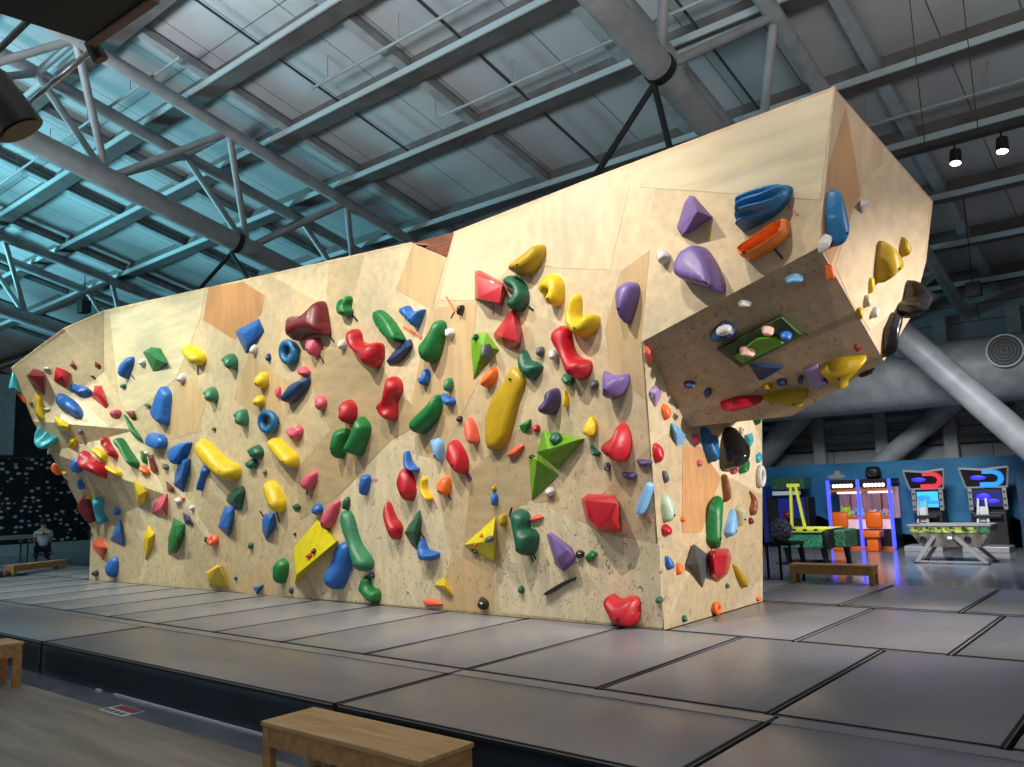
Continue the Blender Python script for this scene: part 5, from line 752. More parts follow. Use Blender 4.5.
for H in HOLDS:
    p = [Vector((H['p'][i]/1000, H['p'][i+1]/1000)) for i in range(0, len(H['p']), 2)]
    bm = bmesh.new(); h = H['h']; top = None; dmax = 0; sm = True
    if H['k'] in 'ds':
        top, dmax = inflate(bm, p, h, H['k'] == 's', H.get('m'), H.get('f', ''), .3 if H['n'][2] > -.5 else 0)
        if H['k'] == 's': sm = math.radians(50)
    elif H['k'] == 'h':
        pts = [(q.x, q.y, z) for q in p for z in (-.01, .012)] + [tuple(x/1000 for x in H['t'][i:i+3]) for i in range(0, len(H['t']), 3)]
        for q in pts: bm.verts.new(q)
        r = bmesh.ops.convex_hull(bm, input=bm.verts[:])
        bmesh.ops.delete(bm, geom=[g for g in set(r['geom_interior']+r['geom_unused']) if isinstance(g, bmesh.types.BMVert)], context='VERTS')
        bmesh.ops.dissolve_limit(bm, angle_limit=math.radians(3), verts=bm.verts[:], edges=bm.edges[:])
        big = 'volume' in H['l']
        bmesh.ops.bevel(bm, geom=bm.edges[:], offset=.004 if big else min(.02, h*.12), segments=1 if big else 2, affect='EDGES', profile=.6, clamp_overlap=True)
        sm = math.radians(20)
    else:
        n = len(p); k = H['i']; c = sum(p, Vector((0, 0)))/n; RS = 10; rings = []
        o = smooth_outline(p, 3)
        for q in o:
            d = q-c; ring = []
            for j in range(RS):
                a = 2*PI*j/RS; mid = (1+k)/2; w = (1-k)/2
                s = mid+w*math.cos(a); ring.append(bm.verts.new((c.x+d.x*s, c.y+d.y*s, h*.5+h*.5*math.sin(a)-.004)))
            rings.append(ring)
        for i in range(len(rings)):
            A, B_ = rings[i], rings[(i+1) % len(rings)]
            for j in range(RS): bm.faces.new((A[j], B_[j], B_[(j+1) % RS], A[(j+1) % RS]))
    bmesh.ops.recalc_face_normals(bm, faces=bm.faces[:])
    is_vol = 'volume' in H['l'].split(' with ')[0].split(' on ')[0].split(' under ')[0] and H['c'] in ('LG', 'YV', 'GV', 'GP', 'Y', 'DR', 'CO') and ('volume' in H['l'].split(',')[0]) and not any(w in H['l'] for w in ('knob', 'foothold', 'stone', 'round hold', 'chip', 'ball', 'plate', 'wedge hold'))
    name = 'wall_volume' if is_vol else 'climbing_hold'
    me = bpy.data.meshes.new(name); bm.to_mesh(me); bm.free()
    me.materials.append(M['h'+H['c']])
    for f in me.polygons: f.use_smooth = True
    if sm is not True: me.set_sharp_from_angle(angle=sm)
    o = bpy.data.objects.new(name, me); COL.objects.link(o)
    Fm = frame(H['n'])
    o.matrix_world = Matrix.Translation(Vector(H['o'])) @ Fm.to_4x4()
    tag(o, H['l'], 'climbing volume' if is_vol else 'climbing hold', 'plywood volumes on the climbing wall' if is_vol else 'climbing holds bolted to the wall')
    if top is not None and dmax > .075:
        x, y, z = top
        if 'b' in H: x, y = H['b']; z = h*.95
        b = MB(); b.tube((x, y, z-.03), (x, y, z+.004), .012, seg=8)
        bo = b.build('bolt', M['bolt'], None); bo.parent = o
for T in TAPES:
    d = Vector(T['d']); l = d.length; w = T['w']; m = MB()
    a = math.atan2(d.y, d.x)
    m.box((-l/2, -w/2, -.001), (l/2, w/2, .009))
    o = m.build('tape_strip', M['t'+T['c']])
    o.matrix_world = Matrix.Translation(Vector(T['o'])) @ frame(T['n']).to_4x4() @ Matrix.Rotation(a, 4, 'Z')
    tag(o, T['l'], 'tape', 'route tape on the climbing wall')

# ---------------------------------------------------------------- floor and mats
ZF = -.3
m = MB(); m.box((-40, -8, ZF-.1), (8, 3.2, ZF)); m.build('floor', M['floor'])['kind'] = 'structure'
m = MB(); m.box((-40, 3.2, ZF-.1), (8, 24, ZF)); m.build('floor_arcade', M['arcade_floor'])['kind'] = 'structure'
def crash_mat(x0, x1, y0, y1, label, side='vinyl', flap=False):
    g = .016
    t = empty('crash_mat', ((x0+x1)/2, (y0+y1)/2, ZF), label, 'crash mat', 'grey crash mats on the gym floor')
    b = MB(); b.box((x0+g, y0+g, ZF+.001), (x1-g, y1-g, 0), .009)
    c = b.build('cover', M['vinyl'], t, math.radians(40)); c.data.materials.append(M['seam'])
    for p in c.data.polygons:
        if abs(p.normal.z) < .3: p.material_index = 1
    f = MB(); f.box((x1-g-.02, y0+g, -.01), (x1-g-.004, y1-g, .004)); f.box((x0+g, y0+g+.004, -.01), (x1-g, y0+g+.02, .004))
    f.build('edge_piping', M['seam'], t)
    if side != 'vinyl':
        f = MB()
        n = 40; rows = 5; V = []
        for i in range(n+1):
            x = x0+g+.01+(x1-x0-2*g-.02)*i/n
            V.append([f.bm.verts.new((x, y0+g-.004-.012*abs(math.sin(i*1.7+j*.8+x0))*(1-j/rows*.7), ZF+.004+(.27)*j/rows)) for j in range(rows+1)])
        for i in range(n):
            for j in range(rows): f.bm.faces.new((V[i][j], V[i+1][j], V[i+1][j+1], V[i][j+1]))
        bmesh.ops.solidify(f.bm, geom=f.bm.faces[:], thickness=-.006)
        f.build('front_panel', M['vinyl_side'], t, 1)
    if flap:
        f = MB(); f.box((x0+g, y1-.17, -.002), (x1-g, y1-.03, .006))
        f.build('seam_flap', M['vinyl'], t)
    return t
row1 = [(-22.9, -18.3, 'at the far left of the front row'), (-18.3, -13.7, 'second from the left in the front row'), (-13.7, -9.08, 'in the front row behind the left bench'),
        (-9.08, -4.45, 'in the front row beside the sign on the floor'), (-4.45, -2.0, 'in the front row behind the plywood bench'), (-2.0, 1.2, 'in the front row at the right corner')]
for x0, x1, w in row1: crash_mat(x0, x1, 3.48, 4.72, 'wide grey mat with navy front, ' + w, 'side', True)
k = 0
ORD = ['first', 'second', 'third', 'fourth', 'fifth', 'sixth', 'seventh', 'eighth', 'ninth', 'tenth', 'eleventh', 'twelfth', 'thirteenth', 'fourteenth', 'fifteenth', 'sixteenth']
for i in range(-1, 15):
    x1 = -.87-1.19*i; x0 = x1-1.19
    crash_mat(x0, x1, 4.72, 6.99, 'grey crash mat along the foot of the front wall, %s from the right' % ORD[i+1])
for i, (x0, x1) in enumerate([(-4.02, -2.78), (-2.78, -1.59), (-1.59, -.4), (-.4, .8)]):
    crash_mat(x0, x1, 6.99, 9.2, 'grey crash mat beside the right face of the wall, %s out from it' % ORD[i])
for i, (x0, x1) in enumerate([(-5.6, -4.36), (-4.36, -3.16), (-3.16, -1.98), (-1.98, -.8), (-.8, .4)]):
    crash_mat(x0, x1, 9.28, 11.4, 'grey crash mat in the back row by the low bench, %s from the left' % ORD[i])
for i in range(5):
    x1 = -16.5-1.4*i
    crash_mat(x1-1.4, x1, 6.99, 8.6, 'grey crash mat beyond the left end of the wall, %s out from it' % ORD[i])
s = MB(); s.box((-7.45, 3.46, ZF), (-4.9, 3.476, ZF+.014)); tag(s.build('floor_strip', M['white']), 'thin white strip along the foot of the front crash mats', 'floor strip')
s = MB(); s.box((-7.78, 3.45, ZF), (-7.68, 3.472, ZF+.014)); tag(s.build('floor_strip', M['white']), 'short white scrap left of the long white floor strip', 'floor strip')
t = empty('floor_sign', (-6.9, 3.2, ZF), 'small red and white printed sign stuck to the floor by the mats', 'sign')
b = MB(); b.box((-7.02, 3.15, ZF), (-6.63, 3.33, ZF+.004)); b.build('white_sheet', M['white'], t)
b = MB(); b.box((-6.98, 3.235, ZF+.004), (-6.64, 3.322, ZF+.006)); b.build('red_band', M['sign_red'], t)
b = MB()
for i in range(4): b.box((-6.99+i*.085, 3.165, ZF+.004), (-6.93+i*.085, 3.21, ZF+.006))
b.build('printed_marks', M['sign_dark'], t)

# ---------------------------------------------------------------- benches
def bench(loc, L, D, H, label, rz=0, brace=True, leg=.07):
    t = empty('bench', loc, label, 'bench', 'low plywood benches'); t.rotation_euler.z = rz
    def part(mb, name, m):
        me = mb.build(name, m); me.parent = t; return me
    b = MB(); b.box((-L/2, -D/2, H-.025), (L/2, D/2, H), .003); part(b, 'seat', M['pine_top'])
    for sx in (-1, 1):
        for sy in (-1, 1):
            b = MB(); x = sx*(L/2-leg/2-.008); y = sy*(D/2-.03); b.box((x-leg/2, y-.022, 0), (x+leg/2, y+.022, H-.025), .002); part(b, 'leg', M['pine'])
    for sy in (-1, 1):
        b = MB(); y = sy*(D/2-.02); b.box((-L/2+leg, y-.012, H-.13), (L/2-leg, y+.012, H-.026)); part(b, 'apron', M['pine'])
    for sx in (-1, 1):
        b = MB(); x = sx*(L/2-.02); b.box((x-.012, -D/2+.05, H-.11), (x+.012, D/2-.05, H-.026)); part(b, 'end_rail', M['pine'])
    if brace:
        b = MB(); b.box((-L*.22, -.03, 0), (-L*.22+.07, .03, H-.026)); part(b, 'centre_post', M['pine'])
    return t
bench((-3.6, 2.995, ZF), 1.30, .37, .38, 'plywood bench in the foreground in front of the crash mats')
bench((-8.8, 2.45, ZF), 1.4, .4, .40, 'plywood bench cut off by the left edge of the picture', PI/2, False)
bench((-3.9, 11.28, 0), 1.1, .22, .25, 'low pine bench on the mats in front of the claw machines', 0, False, .06)
bench((-19.6, 7.35, 0), 1.5, .26, .2, 'low wooden bench at the far left behind the climbing wall', math.radians(118), False, .08)

# ---------------------------------------------------------------- roof
SL = .24
def deckz(y): return 12.02-SL*y
ceil = empty('ceiling', (-14, 8, deckz(8)), None, None, None, 'structure')
m = MB(); m.bm.faces.new([m.bm.verts.new(p) for p in ((-46, -9, deckz(-9)), (9, -9, deckz(-9)), (9, 24.5, deckz(24.5)), (-46, 24.5, deckz(24.5)))])
r = bmesh.ops.extrude_face_region(m.bm, geom=m.bm.faces[:]); bmesh.ops.translate(m.bm, vec=(0, 0, .1), verts=[g for g in r['geom'] if isinstance(g, bmesh.types.BMVert)])
m.build('roof_panel', M['deck'], ceil)
PY = [-4.6, -2.6, -.7, 1.2, 3.0, 4.75, 6.5, 8.36, 10.2, 12.1, 14.45, 16.6, 18.7, 20.8, 22.9]
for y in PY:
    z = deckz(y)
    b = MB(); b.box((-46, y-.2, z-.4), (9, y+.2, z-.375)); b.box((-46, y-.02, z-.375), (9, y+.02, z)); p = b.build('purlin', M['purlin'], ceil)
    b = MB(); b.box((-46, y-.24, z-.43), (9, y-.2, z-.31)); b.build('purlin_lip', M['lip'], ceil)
for i, x in enumerate([-37.2, -34.4, -30.5, -26.2, -22.4, -19.1, -14.5, -10.75, -7.1, -3.55, 0.1, 3.8]):
    b = MB(); b.bar((x, -9, deckz(-9)-.13), (x, 24, deckz(24)-.13), .22, .16); b.build('rafter', M['steel'], ceil)
for x, y0, y1 in ((-12.6, 6.5, 12.1), (-9.2, 8.4, 14.4), (-5.6, 8.4, 14.4), (-22, 5, 12)):
    b = MB(); b.tube((x, y0, deckz(y0)-.28), (x, y1, deckz(y1)-.28), .025, seg=8); b.build('conduit', M['rod'], ceil)
for y, x0, x1 in ((9.3, -12.5, -5), (11.2, -11, -4), (15.4, -6, 4), (7.4, -30, -14)):
    b = MB(); b.tube((x0, y, deckz(y)-.5), (x1, y, deckz(y)-.5), .03, seg=8)
    for q in range(int(x0), int(x1), 2): b.tube((q, y, deckz(y)-.5), (q, y, deckz(y)), .01, seg=6)
    b.build('sprinkler_pipe', M['steel'], ceil)
def truss(X, y0, nb, label, strap=None, half=.9):
    zb = lambda y: 9.47-SL*y
    zt = lambda y: 11.35-SL*y
    t = empty('roof_truss', (X, 8, zb(8)), label, 'roof truss', 'tubular roof trusses')
    ya, yb = -8.5, 24
    b = MB(); b.tube((X, ya, zb(ya)), (X, yb, zb(yb)), .215, seg=24); b.build('bottom_chord', M['steel'], t, math.radians(50))
    for s in (-1, 1):
        b = MB(); b.tube((X+s*half, ya, zt(ya)), (X+s*half, yb, zt(yb)), .14, seg=18); b.build('top_chord', M['steel'], t, math.radians(50))
    P = 3.15
    for k in range(-4, 6):
        yn = y0+P*k; yt0 = yn-1.05; yt1 = yn+2.1
        if not (ya < yn < yb-2.2): continue
        for s in (-1, 1):
            for yt in (yt0, yt1):
                if yt < ya: continue
                b = MB(); b.tube((X, yn, zb(yn)), (X+s*half, yt, zt(yt)), .075, seg=12); b.build('web_member', M['steel'], t, math.radians(50))
        b = MB(); b.tube((X-half, yt1, zt(yt1)), (X+half, yt1, zt(yt1)), .07, seg=12); b.build('cross_tie', M['steel'], t, math.radians(50))
    if strap:
        ys, legs = strap; zs = zb(ys); ax = Vector((0, 1, -SL)).normalized()
        h = empty('wall_hanger', (X, ys, zs), legs[0], 'hanger', 'black hangers between roof and climbing wall')
        b = MB(); b.tube(Vector((X, ys, zs))-ax*.06, Vector((X, ys, zs))+ax*.06, .235, seg=24); b.build('clamp', M['blacksteel'], h)
        for e in legs[1:]:
            b = MB(); b.tube((X-.05, ys-.1, zs-.25), e, .045, seg=10); b.build('strut', M['blacksteel'], h)
    return t
truss(-16.0, 7.0, 3, 'grey tubular roof truss over the middle of the climbing wall',
      (9.88, ('black hanger clamped to the pipe over the left half of the wall', *LEG1)))
truss(-5.18, 9.75, 3, 'large grey tubular roof truss passing over the prow',
      (9.75, ('black hanger clamped to the big pipe beside the prow', *LEG2)))
truss(-27.1, 9.6, 3, 'pale blue-lit tubular roof truss at the far left')

# ---------------------------------------------------------------- back of the hall
YB = 24.0
m = MB(); m.box((-46, YB, ZF), (9, YB+.2, 6.6)); m.build('wall_back', M['siding'])['kind'] = 'structure'
m = MB(); m.box((-46.2, -9, ZF), (-46, YB, 14)); m.build('wall_left', M['darkwall'])['kind'] = 'structure'
mw = empty('wall_mural', (-6, 22.4, ZF), None, None, None, 'structure')
b = MB(); b.box((-30, 22.4, ZF), (3, 22.55, 1.84)); b.build('blue_panel', M['mural'], mw)
b = MB()
pts = []
xx = -30
V0 = []
while xx <= 3:
    V0.append((xx, .1+.25*math.sin(xx*1.3)+.18*math.sin(xx*3.1+1))); xx += .5
top = [b.bm.verts.new((x, 22.385, z)) for x, z in V0]; bot = [b.bm.verts.new((x, 22.385, ZF)) for x, z in V0]
for i in range(len(V0)-1): b.bm.faces.new((bot[i], bot[i+1], top[i+1], top[i]))
bmesh.ops.solidify(b.bm, geom=b.bm.faces[:], thickness=.01); b.build('painted_hills', M['mural_low'], mw)
b = MB(); b.ball((-7.45, 22.4, 1.5), .16, (1.5, .05, .35), 14); b.ball((-7.42, 22.4, 1.57), .09, (1, .05, 1), 12); b.build('painted_cloud', M['steel'], mw)
for z, r in ((2.35, .09), (3.0, .07)):
    b = MB(); b.box((-40, YB-.18, z-r), (9, YB-.02, z+r)); tag(b.build('trim_1' if z < 2.5 else 'trim_2', M['rod' if z < 2.5 else 'steel']), kind='structure')
for x in [-12, -10.2, -8.3, -6.6, -4.9, -3.2, -1.5]:
    b = MB(); b.box((x-.16, YB-.3, ZF), (x+.16, YB-.05, 5.6)); o = b.build('trim_3', M['steel']); o['kind'] = 'structure'
b = MB()
for i in range(48): pass
d = empty('ventilation_duct', (-12, 21.65, 3.82), 'large grey cylindrical ventilation duct along the back wall', 'duct')
b = MB(); b.tube((-40, 21.65, 3.82), (8, 21.65, 3.82), .77, seg=40); b.build('duct_body', M['steel'], d, math.radians(50))
for i in range(56):
    x = -24+i*.45
    b = MB(); b.torus((x, 21.65, 3.82), .771, .005, (1, 0, 0), 32, 6); b.build('seam_ring', M['steel'], d, 1)
v = empty('air_vent', (-3.03, 20.85, 4.1), 'round black and white ringed air vent on the duct', 'air vent')
ax = Vector((0, -1, -.05))
b = MB(); b.tube((-3.03, 20.95, 4.1), (-3.03, 20.77, 4.1), .37, seg=32); b.build('collar', M['white'], v, math.radians(50))
b = MB(); b.tube((-3.03, 20.8, 4.1), (-3.03, 20.755, 4.1), .335, seg=32); b.build('dark_core', M['black'], v)
for rr in (.07, .14, .21, .28): 
    b = MB(); b.torus((-3.03, 20.75, 4.1), rr, .007, (0, -1, 0), 32, 8); b.build('ring', M['steel'], v, 1)
b = MB(); b.tube((-5.05, 20, 4.82), (-.79, 20, -.3), .3, seg=24); tag(b.build('bracing_strut', M['steel'], None, math.radians(50), (-3, 20, 2)), 'thick grey diagonal strut running down to the right behind the prow', 'strut', 'grey diagonal struts at the back wall')
b = MB(); b.tube(ST2[0], ST2[1], .26, seg=20); tag(b.build('bracing_strut', M['steel'], None, math.radians(50), (-5, 20.8, 2)), 'thin grey diagonal strut rising to the right above the claw machines', 'strut', 'grey diagonal struts at the back wall')
b = MB(); b.tube(ST3[0], ST3[1], .34, seg=20); tag(b.build('bracing_strut', M['steel'], None, math.radians(50), (-8, 20.4, 2)), 'pale grey diagonal strut right beside the outer edge of the right face', 'strut', 'grey diagonal struts at the back wall')
# far left
b = MB(); b.box((-34.2, 4.5, .1), (-34.0, 14.6, 3.3)); tag(b.build('speckled_panel', M['speckle'], None, False, (-34, 10, 0)), 'black wall panel covered in rows of pale specks at far left', 'wall panel')
b = MB(); b.box((-34.6, 2, ZF), (-33.9, 15.2, .1)); o = b.build('baseboard_left', M['lip']); o['kind'] = 'structure'
b = MB(); b.box((-35, 2, 3.35), (-34.3, 18, 6.2)); o = b.build('wall_side', M['darkwall']); o['kind'] = 'structure'
b = MB(); b.box((-34.2, 11.2, 3.4), (-33.9, 11.75, 6.4)); o = b.build('trim_4', M['steel']); o['kind'] = 'structure'

# ---------------------------------------------------------------- ceiling lamps and hung things
def spot_fixture(p, aim, label, lit, track_z):
    p = Vector(p); d = (Vector(aim)-p).normalized()
    t = empty('track_spotlight', p, label, 'spotlight', 'black track spotlights')
    b = MB(); b.tube(p-d*.1, p+d*.1, .075, .085, seg=20); b.build('can', M['black'], t, math.radians(40))
    b = MB(); b.tube(p+d*.1, p+d*.106, .07, seg=20); b.build('lens', M['lamp_face'] if lit else M['black'], t)
    b = MB(); b.tube(p-d*.02, (p.x, p.y, track_z), .014, seg=8); b.build('stem', M['black'], t)
    return t, d
def spot_light(p, aim, energy, col, size, blend=.7, rad=.06):
    l = bpy.data.lights.new('spot', 'SPOT'); l.energy = energy; l.color = col; l.spot_size = size; l.spot_blend = blend; l.shadow_soft_size = rad
    o = bpy.data.objects.new('spot', l); COL.objects.link(o); o.location = p
    o.rotation_euler = (Vector(aim)-Vector(p)).to_track_quat('-Z', 'Y').to_euler(); return o
tr = MB(); tr.box((-3.2, 12.9, 6.12), (1.5, 12.96, 6.17))
t = empty('light_track', (-1, 12.93, 6.15), 'black lighting track hung at the upper right', 'light track'); tr.build('rail', M['black'], t)
for x in (-2.6, -1.9, -.6, 1.2):
    b = MB(); b.tube((x, 12.93, 6.16), (x, 12.93, deckz(12.93)), .008, seg=6); b.build('drop_wire', M['rod'], t)
for x, lb in ((-2.22, 'lit black spotlight on the upper right track, left one'), (-1.63, 'lit black spotlight on the upper right track, right one')):
    a, d_ = spot_fixture((x, 12.93, 5.93), (x-.3, 11.8, 0), lb, True, 6.13)
    spot_light(Vector((x, 12.93, 5.93))+d_*.13, (x-.3, 11.8, 0), 220, (1, .96, .9), 1.1)
KEY = [(-17.5, (-16.6, 6.8, 2.2), 560, (.93, 1, .84)), (-14.2, (-14, 7, 2.4), 560, (.95, 1, .84)), (-11.0, (-11, 7, 2.4), 560, (1, .97, .8)), (-8.0, (-7.9, 7, 2.4), 560, (1, .95, .8)), (-5.2, (-5.2, 7, 2.3), 560, (1, .93, .82)), (-3.0, (-3.4, 6.9, 3.3), 245, (1, .9, .8))]
t = empty('light_track', (-9, 3.4, 7.0), 'black lighting track above the mats in front of the wall', 'light track')
b = MB(); b.box((-20, 3.37, 6.98), (1, 3.43, 7.03)); b.build('rail', M['black'], t)
for i, (x, aim, en, c) in enumerate(KEY):
    a, d_ = spot_fixture((x, 3.4, 6.75), aim, 'lit black track spotlight in front of the wall, %s from the left' % ORD[i], True, 7.0)
    spot_light(Vector((x, 3.4, 6.75))+d_*.13, aim, en*LS, c, 1.3, .9, .04)
t = empty('light_track', (7, 8.5, 5.1), 'black lighting track to the right of the prow', 'light track')
b = MB(); b.box((6.97, 5.5, 5.1), (7.03, 12, 5.15)); b.build('rail', M['black'], t)
for i, (y, aim, en) in enumerate(((7.6, (-4, 8.2, .8), 3200), (9.0, (-2.2, 7.6, 3.2), 480))):
    a, d_ = spot_fixture((7, y, 4.8), aim, 'lit black spotlight on the track right of the prow, %s along it' % ORD[i], True, 5.12)
    spot_light(Vector((7, y, 4.8))+d_*.13, aim, en*LS, (1, .92, .84), .52, .8)
def area(p, aim, sx, sy, e, c, spread=180):
    l = bpy.data.lights.new('area', 'AREA'); l.spread = math.radians(spread); l.shape = 'RECTANGLE'; l.size = sx; l.size_y = sy; l.energy = e; l.color = c
    o = bpy.data.objects.new('area', l); COL.objects.link(o); o.location = p; o.rotation_euler = (Vector(aim)-Vector(p)).to_track_quat('-Z', 'Y').to_euler(); return o
area((-36, -3, 2), (-30, 3, 11), 8, 3, CY, (.28, .85, 1), 90)  # cyan roof wash from the left, its source unseen
area((-12, -6, 2), (-11, -1, 10), 8, 3, AM, (.88, .95, 1), 90)  # neutral fill added to lift the roof, no fixture behind it
area((5, -4, 2), (3.5, 0, 10), 6, 3, RM, (1, .95, .9), 105)  # warm uplight added for the right side of the roof, no fixture
area((-4.2, 14, 5.6), (-4.8, 19.5, -.3), 3, 1.5, 210, (.95, .97, 1), 80)  # soft fill added over the arcade, source unseen
# top-left: black loudspeaker panel, track with two cans near the viewer
t = empty('ceiling_speaker', (-4.6, 1.7, 4.2), 'black hanging loudspeaker box cut off by the top left corner', 'loudspeaker')
b = MB(); b.bm.faces.new([b.bm.verts.new(p) for p in SPK]); r = bmesh.ops.extrude_face_region(b.bm, geom=b.bm.faces[:])
bmesh.ops.translate(b.bm, vec=(0, 0, .35), verts=[g for g in r['geom'] if isinstance(g, bmesh.types.BMVert)]); b.build('cabinet', M['black'], t)
b = MB(); b.bar(Vector(SPK[1])+Vector((.0, .02, .012)), Vector(SPK[2])+Vector((.0, .02, .012)), .05, .06); b.build('edge_strip', M['brownedge'], t)
t = empty('light_track', TRK[0], 'short bright tube with black spotlights in the top left corner', 'light track')
b = MB(); b.tube(TRK[0], TRK[1], .02, seg=12); b.build('rail', M['chrome'], t, 1)
a, d_ = spot_fixture(Vector(CAN[0]), Vector(CAN[0])+Vector((.3, .6, -1)), 'big black spotlight can at the left picture edge near the top', False, CAN[0][2]+.12); a.scale = (1.9, 1.9, 1.9)
a, d_ = spot_fixture(Vector(CAN[1]), Vector(CAN[1])+Vector((.2, .5, -1)), 'small black spotlight can at the end of the top left tube', False, CAN[1][2]+.1); a.scale = (.6, .6, .6)
b = MB(); b.box((-3.2-.14, 18.9, 5.05), (-3.2+.14, 19.1, 5.35), .01); b.tube((-3.2, 19, 5.3), (-3.2, 19, deckz(19)), .012); tag(b.build('hung_speaker', M['black'], None, False, (-3.2, 19, 5.2)), 'small black box hung from the roof right of the prow', 'loudspeaker')
b = MB(); b.box(Vector(BX)-Vector((.2, .15, .2)), Vector(BX)+Vector((.2, .15, .2)), .01); b.tube(BX, (BX[0], BX[1], deckz(BX[1])), .015); tag(b.build('hung_speaker', M['black'], None, False, BX), 'small black box hung under the roof above the left end of the wall', 'loudspeaker')

# ---------------------------------------------------------------- arcade
def claw():
    x0, x1, y, zt = -7.38, -5.86, 21.4, 1.36
    t = empty('claw_machine', ((x0+x1)/2, y+.4, ZF), 'twin claw machine with glowing blue posts and plush prizes', 'arcade machine')
    b = MB(); b.box((x0, y+.05, ZF), (x1, y+.85, ZF+.12)); b.box((x0+.04, y+.06, ZF+.12), (x1-.04, y+.85, .42)); b.build('base', M['black'], t)
    b = MB(); b.box((x0+.05, y+.03, .18), (x1-.05, y+.06, .42)); b.build('front_board', M['plush_pink'], t)
    b = MB(); b.box((x0+.05, y+.02, .42), (x1-.05, y+.07, .48)); b.box((x0+.05, y+.02, 1.1), (x1-.05, y+.07, 1.16)); b.box((x0, y, ZF+.0), (x1, y+.1, ZF+.06)); b.build('red_trim', M['orange_plastic'], t)
    b = MB(); b.box((x0+.03, y+.8, .42), (x1-.03, y+.85, 1.2)); b.build('back_board', M['claw_back'], t)
    b = MB(); b.box((x0, y+.1, 1.32), (x1, y+.85, 1.4)); b.build('roof_panel', M['black'], t)
    mid = (x0+x1)/2
    for a, c in ((x0, mid), (mid, x1)):
        b = MB(); b.box((a+.1, y+.04, 1.17), (c-.1, y+.08, 1.33)); s = b.build('sign_panel', M['black'], t)
        b = MB()
        for i in range(6): b.ball((a+.17+i*.085, y+.035, 1.25), .045, (1, .3, 1.1), 8)
        b.build('sign_glow', M['cabinet_light'], s)
        b = MB(); b.box((a+.15, y+.3, 1.05), (c-.12, y+.6, 1.1)); b.build('light_panel', M['cabinet_light'], t)
        b = MB(); b.box((a+.07, y+.06, .48), (c-.07, y+.066, 1.1)); b.build('glass_pane', M['glass'], t)
        for i in range(3):
            b = MB(); x = a+.2+i*.17; b.tube((x, y+.6, .5), (x, y+.6, 1.06), .02, seg=8); b.build('prize_rack_post', M['darkred' if i % 2 else 'steel'], t)
    for x in (x0+.02, mid, x1-.02):
        b = MB(); b.bar((x-.0, y+.03, ZF+.03), (x-.0, y+.03, 1.4), .07, .07, (0, 1, 0)); b.build('light_post', M['led_blue'], t)
    for cx, kx, c, r in ((-7.05, 'plush_green', 0, .15), (-6.83, 'plush_pink', 0, .1), (-6.72, 'plush_blue', 0, .13), (-6.4, 'plush_pink', 0, .11), (-6.25, 'plush_blue', 0, .1), (-6.05, 'plush_pink', 0, .12)):
        q = empty('plush_toy', (cx, y+.3, .45), {-7.05: 'round green plush toy with dark eyes in the left claw machine', -6.83: 'small pink plush toy in the left claw machine', -6.72: 'blue plush toy in the left claw machine', -6.4: 'pale plush toy at the left of the right claw machine', -6.25: 'pale blue plush toy in the right claw machine', -6.05: 'pink plush toy at the right of the right claw machine'}[cx], 'plush toy', 'plush toys in the claw machines')
        b = MB(); b.ball((cx, y+.3, .42+r*.95), r); b.ball((cx-r*.6, y+.3, .42+r*1.8), r*.3); b.ball((cx+r*.6, y+.3, .42+r*1.8), r*.3); b.build('body', M[kx], q, 1)
        b = MB(); b.ball((cx-r*.35, y+.3-r*.9, .42+r*1.1), r*.16); b.ball((cx+r*.35, y+.3-r*.9, .42+r*1.1), r*.16); b.build('eyes', M['black'], q, 1)
claw()
def stool(x, y, label):
    t = empty('arcade_stool', (x, y, ZF), label, 'stool', 'orange arcade stools')
    b = MB(); b.box((x-.19, y-.04, .22), (x+.19, y+.04, .62), .05); b.build('backrest', M['orange_plastic'], t, math.radians(50))
    b = MB(); b.box((x-.2, y-.36, .02), (x+.2, y+.04, .18), .03); b.build('seat', M['orange_plastic'], t, math.radians(50))
    b = MB(); b.box((x-.13, y-.28, ZF), (x+.13, y-.05, .02), .02); b.build('pedestal', M['orange_plastic'], t, math.radians(50))
stool(-5.98+.03-.2, 20.9, 'orange high-backed arcade stool in front of the right claw machine')
stool(-6.95, 20.9, 'orange arcade stool half hidden behind the green games table')
